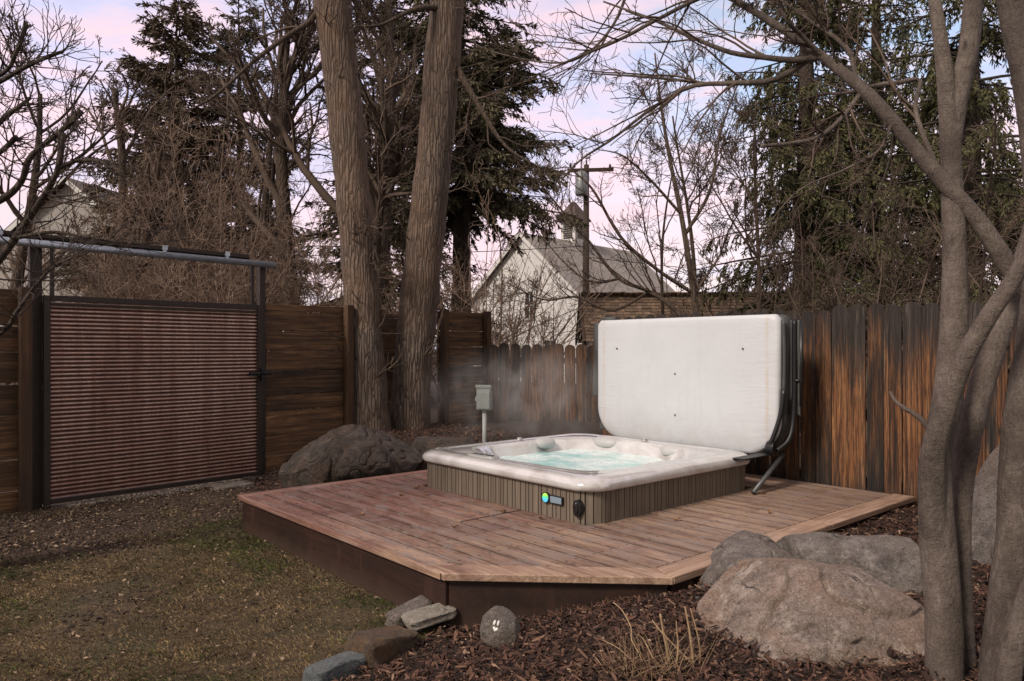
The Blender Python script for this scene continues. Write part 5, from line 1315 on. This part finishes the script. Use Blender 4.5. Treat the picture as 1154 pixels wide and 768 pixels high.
def gable_house(name, loc, rz, hw, L, eave, ridge, wall_m, roof_m, label, ov=.25, cat='house'):
    """local: gable wall in the x-z plane at y=0, length along +y"""
    t = empty(name, loc, rz, label, cat)
    mb = MB(); mb.prism([(-hw, -.2), (hw, -.2), (hw, eave), (0, ridge), (-hw, eave)], 0, L, 'y'); mb.build('wall', wall_m, t)
    sl = math.atan2(ridge - eave, hw); wl = math.hypot(hw, ridge - eave) + ov
    roof = None
    for sg in (-1, 1):
        # roof slab, local sheet so that shingle courses follow the slope
        m = MB(); m.box((wl / 2, (L) / 2, .06), (wl, L + 2 * ov, .10)); 
        o = m.build('roof', roof_m, t); o.location = (sg * .02, 0, ridge + .03); o.rotation_euler = (0, sl, 0 if sg > 0 else math.pi)
        if sg < 0: o.location = (-.02, L, ridge + .03)
        roof = o
        mb = MB(); mb.box((sg * (hw + ov * .7) / 2, -ov + .012, (ridge + eave - ov * .3) / 2 + .0), (math.hypot(hw + ov * .7, ridge - eave + .2), .03, .16), 0, sg * sl); mb.build('barge_board', M_TRIM, t)
    return t
M_TRIM = simple('white_trim', (.60, .58, .56), .6, 0, .08, 6, .1)
M_GLASS = simple('dark_window_glass', (.03, .032, .038), .08, 0, .3, 2, 0)
def window(t, x, z, w_, h, y=-.02, bars=True):
    mb = MB()
    for dx in (-w_ / 2, w_ / 2): mb.box((x + dx, y, z), (.07, .08, h + .14))
    for dz in (-h / 2 - .035, h / 2 + .035): mb.box((x, y, z + dz), (w_ - .072, .08, .07))
    f = mb.build('window', M_TRIM, t)
    mb = MB(); mb.box((x, y + .015, z), (w_ - .07, .012, h)); mb.build('pane', M_GLASS, f)
    if bars:
        mb = MB(); mb.box((x, y - .003, z), (.035, .02, h - .002)); mb.box((x - w_ / 4 - .01, y - .003, z), (w_ / 2 - .075, .02, .05)); mb.box((x + w_ / 4 + .01, y - .003, z), (w_ / 2 - .075, .02, .05)); mb.build('muntin', M_TRIM, f)
wh = gable_house('white_house', (.47, 33, 0), math.atan2(-.667, .745), 3.3, 8.6, 3.5, 6.45, siding('white_lap_siding', (.80, .77, .75)), shingles('grey_roof_shingles', (.25, .225, .205), 3.2), 'white gabled house with grey shingle roof and louvred cupola beyond the picket fence')
window(wh, .42, 3.35, .50, 1.15)
window(wh, -1.7, 1.6, .8, 1.2); window(wh, 1.6, 1.3, .7, 1.0)
def cupola():
    y = 3.7
    mb = MB(); mb.box((0, y, 6.75), (.84, .84, 1.7)); cu = mb.build('cupola', M_TRIM, wh)
    mb = MB()
    for a in range(4):
        for k in range(7):
            c = rot(np.array([[0, -.445, 6.72 + k * .105]]), 0, 0, a * math.pi / 2)[0]; mb.box((c[0], c[1] + y, c[2]), (.52, .05, .05), a * math.pi / 2, 0, R(35))
    mb.build('louvre', simple('grey_louvres', (.12, .115, .11), .7, 0, .1, 9, 0), cu)
    mb = MB(); rings = []
    for s_, z in ((.62, 7.52), (.60, 7.60), (.44, 7.85), (.27, 8.15), (.10, 8.42), (.01, 8.5)):
        rings.append(np.array([(s_, -s_, z), (s_, s_, z), (-s_, s_, z), (-s_, -s_, z)]) + np.array([0, y, 0]))
    V = np.concatenate(rings); i = np.arange(4); j = (i + 1) % 4
    mb.add(V, [np.c_[i + k * 4, j + k * 4, j + k * 4 + 4, i + k * 4 + 4] for k in range(5)] + [i[None]]); mb.build('cupola_roof', shingles('brown_cupola_shingles', (.085, .062, .055), 6), wh)
cupola()
# beige house at the far left
bp = P(78, 205, 27)
bh = gable_house('beige_house', (bp[0], 27, 0), R(-8), 3.9, 9, 4.4, bp[2], siding('beige_lap_siding', (.44, .40, .37)), shingles('brown_roof_shingles', (.12, .10, .09), 3), 'beige gabled house behind the bare branches left of the spruce')
window(bh, -1.2, 2.6, .9, 1.2); window(bh, 1.4, 2.6, .9, 1.2)
# white building between left spruce and twin trunks
gable_house('white_shed', (-11.2, 30, 0), R(80), 2.8, 12, 3.9, 5.4, siding('pale_lap_siding', (.58, .56, .55)), shingles('grey_shed_shingles', (.15, .14, .14), 3), 'pale low building glimpsed through twigs behind the gate')
# garage with a brown shake roof
def garage():
    xl = (655 - CX) / F * 16.5; xr = (850 - CX) / F * 16.5
    t = empty('garage', (xl, 15.6, 0), R(-2), 'low garage with brown shake roof behind the white cover', 'garage')
    W = xr - xl + 1.2
    mb = MB(); mb.prism([(0, -.1), (3.0, -.1), (3.0, 1.6), (1.6, 2.6), (0, 1.6)], .2, W - .2, 'x'); mb.build('wall', siding('weathered_garage_boards', (.30, .25, .21)), t)
    for sg in (0, 1):
        mb = MB(); rows = 15; rg = np.random.default_rng(3 + sg); wl = 2.1; sl = math.atan2(1.05, 1.7)
        for r_ in range(rows):
            x = 0.0; lo = wl * r_ / rows
            while x < W:
                ww = min(rg.uniform(.09, .24), W - x + .004); d0 = lo + rg.uniform(-.012, .012)
                mb.box((x + ww / 2, d0 + .10, .02 + rg.uniform(0, .01)), (ww - .008, .22, .020), 0, 0, R(-6)); x += ww
        o = mb.build('roof', wood('brown_roof_shakes%d' % sg, 1, ((.085, .052, .034), (.22, .145, .092), (.40, .285, .19)), 14, 3, .85, .3, knots=False), t)
        if sg == 0:
            mb = MB(); mb.box((-.03, .72, 2.13), (.04, 2.15, .16), 0, 0, sl); mb.box((-.03, 2.40, 2.13), (.04, 1.95, .16), 0, 0, -sl); mb.build('rake_board', M_POST, t)
        if sg == 0: o.location = (0, -.18, 1.60); o.rotation_euler = (sl, 0, 0)
        else: o.location = (W, 3.2, 1.60); o.rotation_euler = (sl, 0, math.pi)
garage()
def pole():
    x, Y = P(660, 300, 28)[0], 28; zt = P(660, 186, 28)[2]
    t = empty('utility_pole', (x, Y, 0), R(6), 'dark wooden utility pole with crossarm and grey transformer before the white house', 'utility pole')
    mb = MB(); mb.tube(np.array([(0, 0, -.2), (.01, 0, 4), (.03, 0, zt)]), [.15, .13, .10], 14); mb.build('pole', M_BARKD, t)
    mb = MB(); mb.box((.16, -.13, zt - .22), (1.75, .10, .13), 0, R(-3)); mb.build('crossarm', M_POST, t, .008)
    mb = MB()
    for x_ in (-.60, -.45, .9): mb.tube([(x_, -.13, zt - .15), (x_, -.13, zt - .05), (x_, -.13, zt + .02)], [.035, .05, .03], 8)
    mb.tube([(.03, 0, zt), (.03, 0, zt + .18)], [.03, .03], 8); mb.build('insulator', M_BLACKPL, t)
    mb = MB(); zc = P(655, 222, 28)[2]; mb.tube([(-.20, -.20, zc), (-.20, -.20, zc + .05), (-.20, -.20, zc + .82), (-.20, -.20, zc + .90)], [.20, .23, .23, .12], 18); mb.tube([(-.20, -.2, zc + .9), (-.2, -.2, zc + 1.05)], .04, 8); mb.build('transformer', simple('grey_transformer', (.20, .21, .215), .5, .3, .1, 9, .05), t)
    for k, (a, b, sag, lb) in enumerate([((x - .4, Y - .13, zt - .1), (-26, 24, 8.4), 1.0, 'thin overhead wire from the utility pole crossarm to the far left, uppermost'), ((x, Y - .1, 5.3), (-22, 20, 4.6), .5, 'lower overhead wire crossing behind the twin trunks'), ((x + .9, Y - .13, zt - .1), (30, 34, 8.0), .6, 'overhead wire running right from the utility pole'), ((x, Y, 4.9), (24, 32, 4.4), .4, 'low overhead wire running right across the white house roof')]):
        a, b = np.array(a), np.array(b); u = np.linspace(0, 1, 30)[:, None]; p = a + (b - a) * u; p[:, 2] -= sag * 4 * (u * (1 - u))[:, 0]
        mb = MB(); mb.tube(p, .014, 5); o = mb.build('overhead_wire', M_BLACKPL); tag(o, lb, 'wire', 'overhead wires')
pole()

# ------------------------------------------------------------------ steam over the tub
def steam():
    d, f = ico(4); mb = MB(); mb.add(d * np.array([1.35, 1.05, .62]), f, True)
    mat = bpy.data.materials.new('steam'); mat.use_nodes = True; t = mat.node_tree; t.nodes.clear()
    tc = t.nodes.new('ShaderNodeTexCoord'); mp = t.nodes.new('ShaderNodeMapping'); mp.inputs['Scale'].default_value = (1.6, 1.6, .9)
    nz = t.nodes.new('ShaderNodeTexNoise'); nz.inputs['Scale'].default_value = 2.1; nz.inputs['Detail'].default_value = 4; nz.inputs['Distortion'].default_value = 1.3
    ml = t.nodes.new('ShaderNodeMapping'); ml.inputs['Scale'].default_value = (1 / 1.35, 1 / 1.05, 1 / .62)
    ln = t.nodes.new('ShaderNodeVectorMath'); ln.operation = 'LENGTH'
    r1 = t.nodes.new('ShaderNodeMapRange'); r1.inputs[1].default_value = 1.0; r1.inputs[2].default_value = .25; r1.inputs[3].default_value = 0; r1.inputs[4].default_value = 1
    r2 = t.nodes.new('ShaderNodeMapRange'); r2.inputs[1].default_value = .46; r2.inputs[2].default_value = .70
    mu = t.nodes.new('ShaderNodeMath'); mu.operation = 'MULTIPLY'; m2 = t.nodes.new('ShaderNodeMath'); m2.operation = 'MULTIPLY'; m2.inputs[1].default_value = .55
    pv = t.nodes.new('ShaderNodeVolumePrincipled'); pv.inputs['Color'].default_value = (.95, .95, .95, 1); out = t.nodes.new('ShaderNodeOutputMaterial')
    L = t.links.new
    L(tc.outputs['Object'], mp.inputs[0]); L(mp.outputs[0], nz.inputs['Vector']); L(tc.outputs['Object'], ml.inputs[0]); L(ml.outputs[0], ln.inputs[0]); L(ln.outputs['Value'], r1.inputs[0]); L(nz.outputs[0], r2.inputs[0])
    L(r1.outputs[0], mu.inputs[0]); L(r2.outputs[0], mu.inputs[1]); L(mu.outputs[0], m2.inputs[0]); L(m2.outputs[0], pv.inputs['Density']); L(pv.outputs[0], out.inputs['Volume'])
    mat.volume_intersection_method if hasattr(mat, 'volume_intersection_method') else None
    o = mb.build('steam', mat); o.location = (.12, 7.7, 1.0); o.rotation_euler = (0, 0, DROT)
    tag(o, 'faint white steam drifting off the warm tub water', 'steam', kind='stuff')
steam()
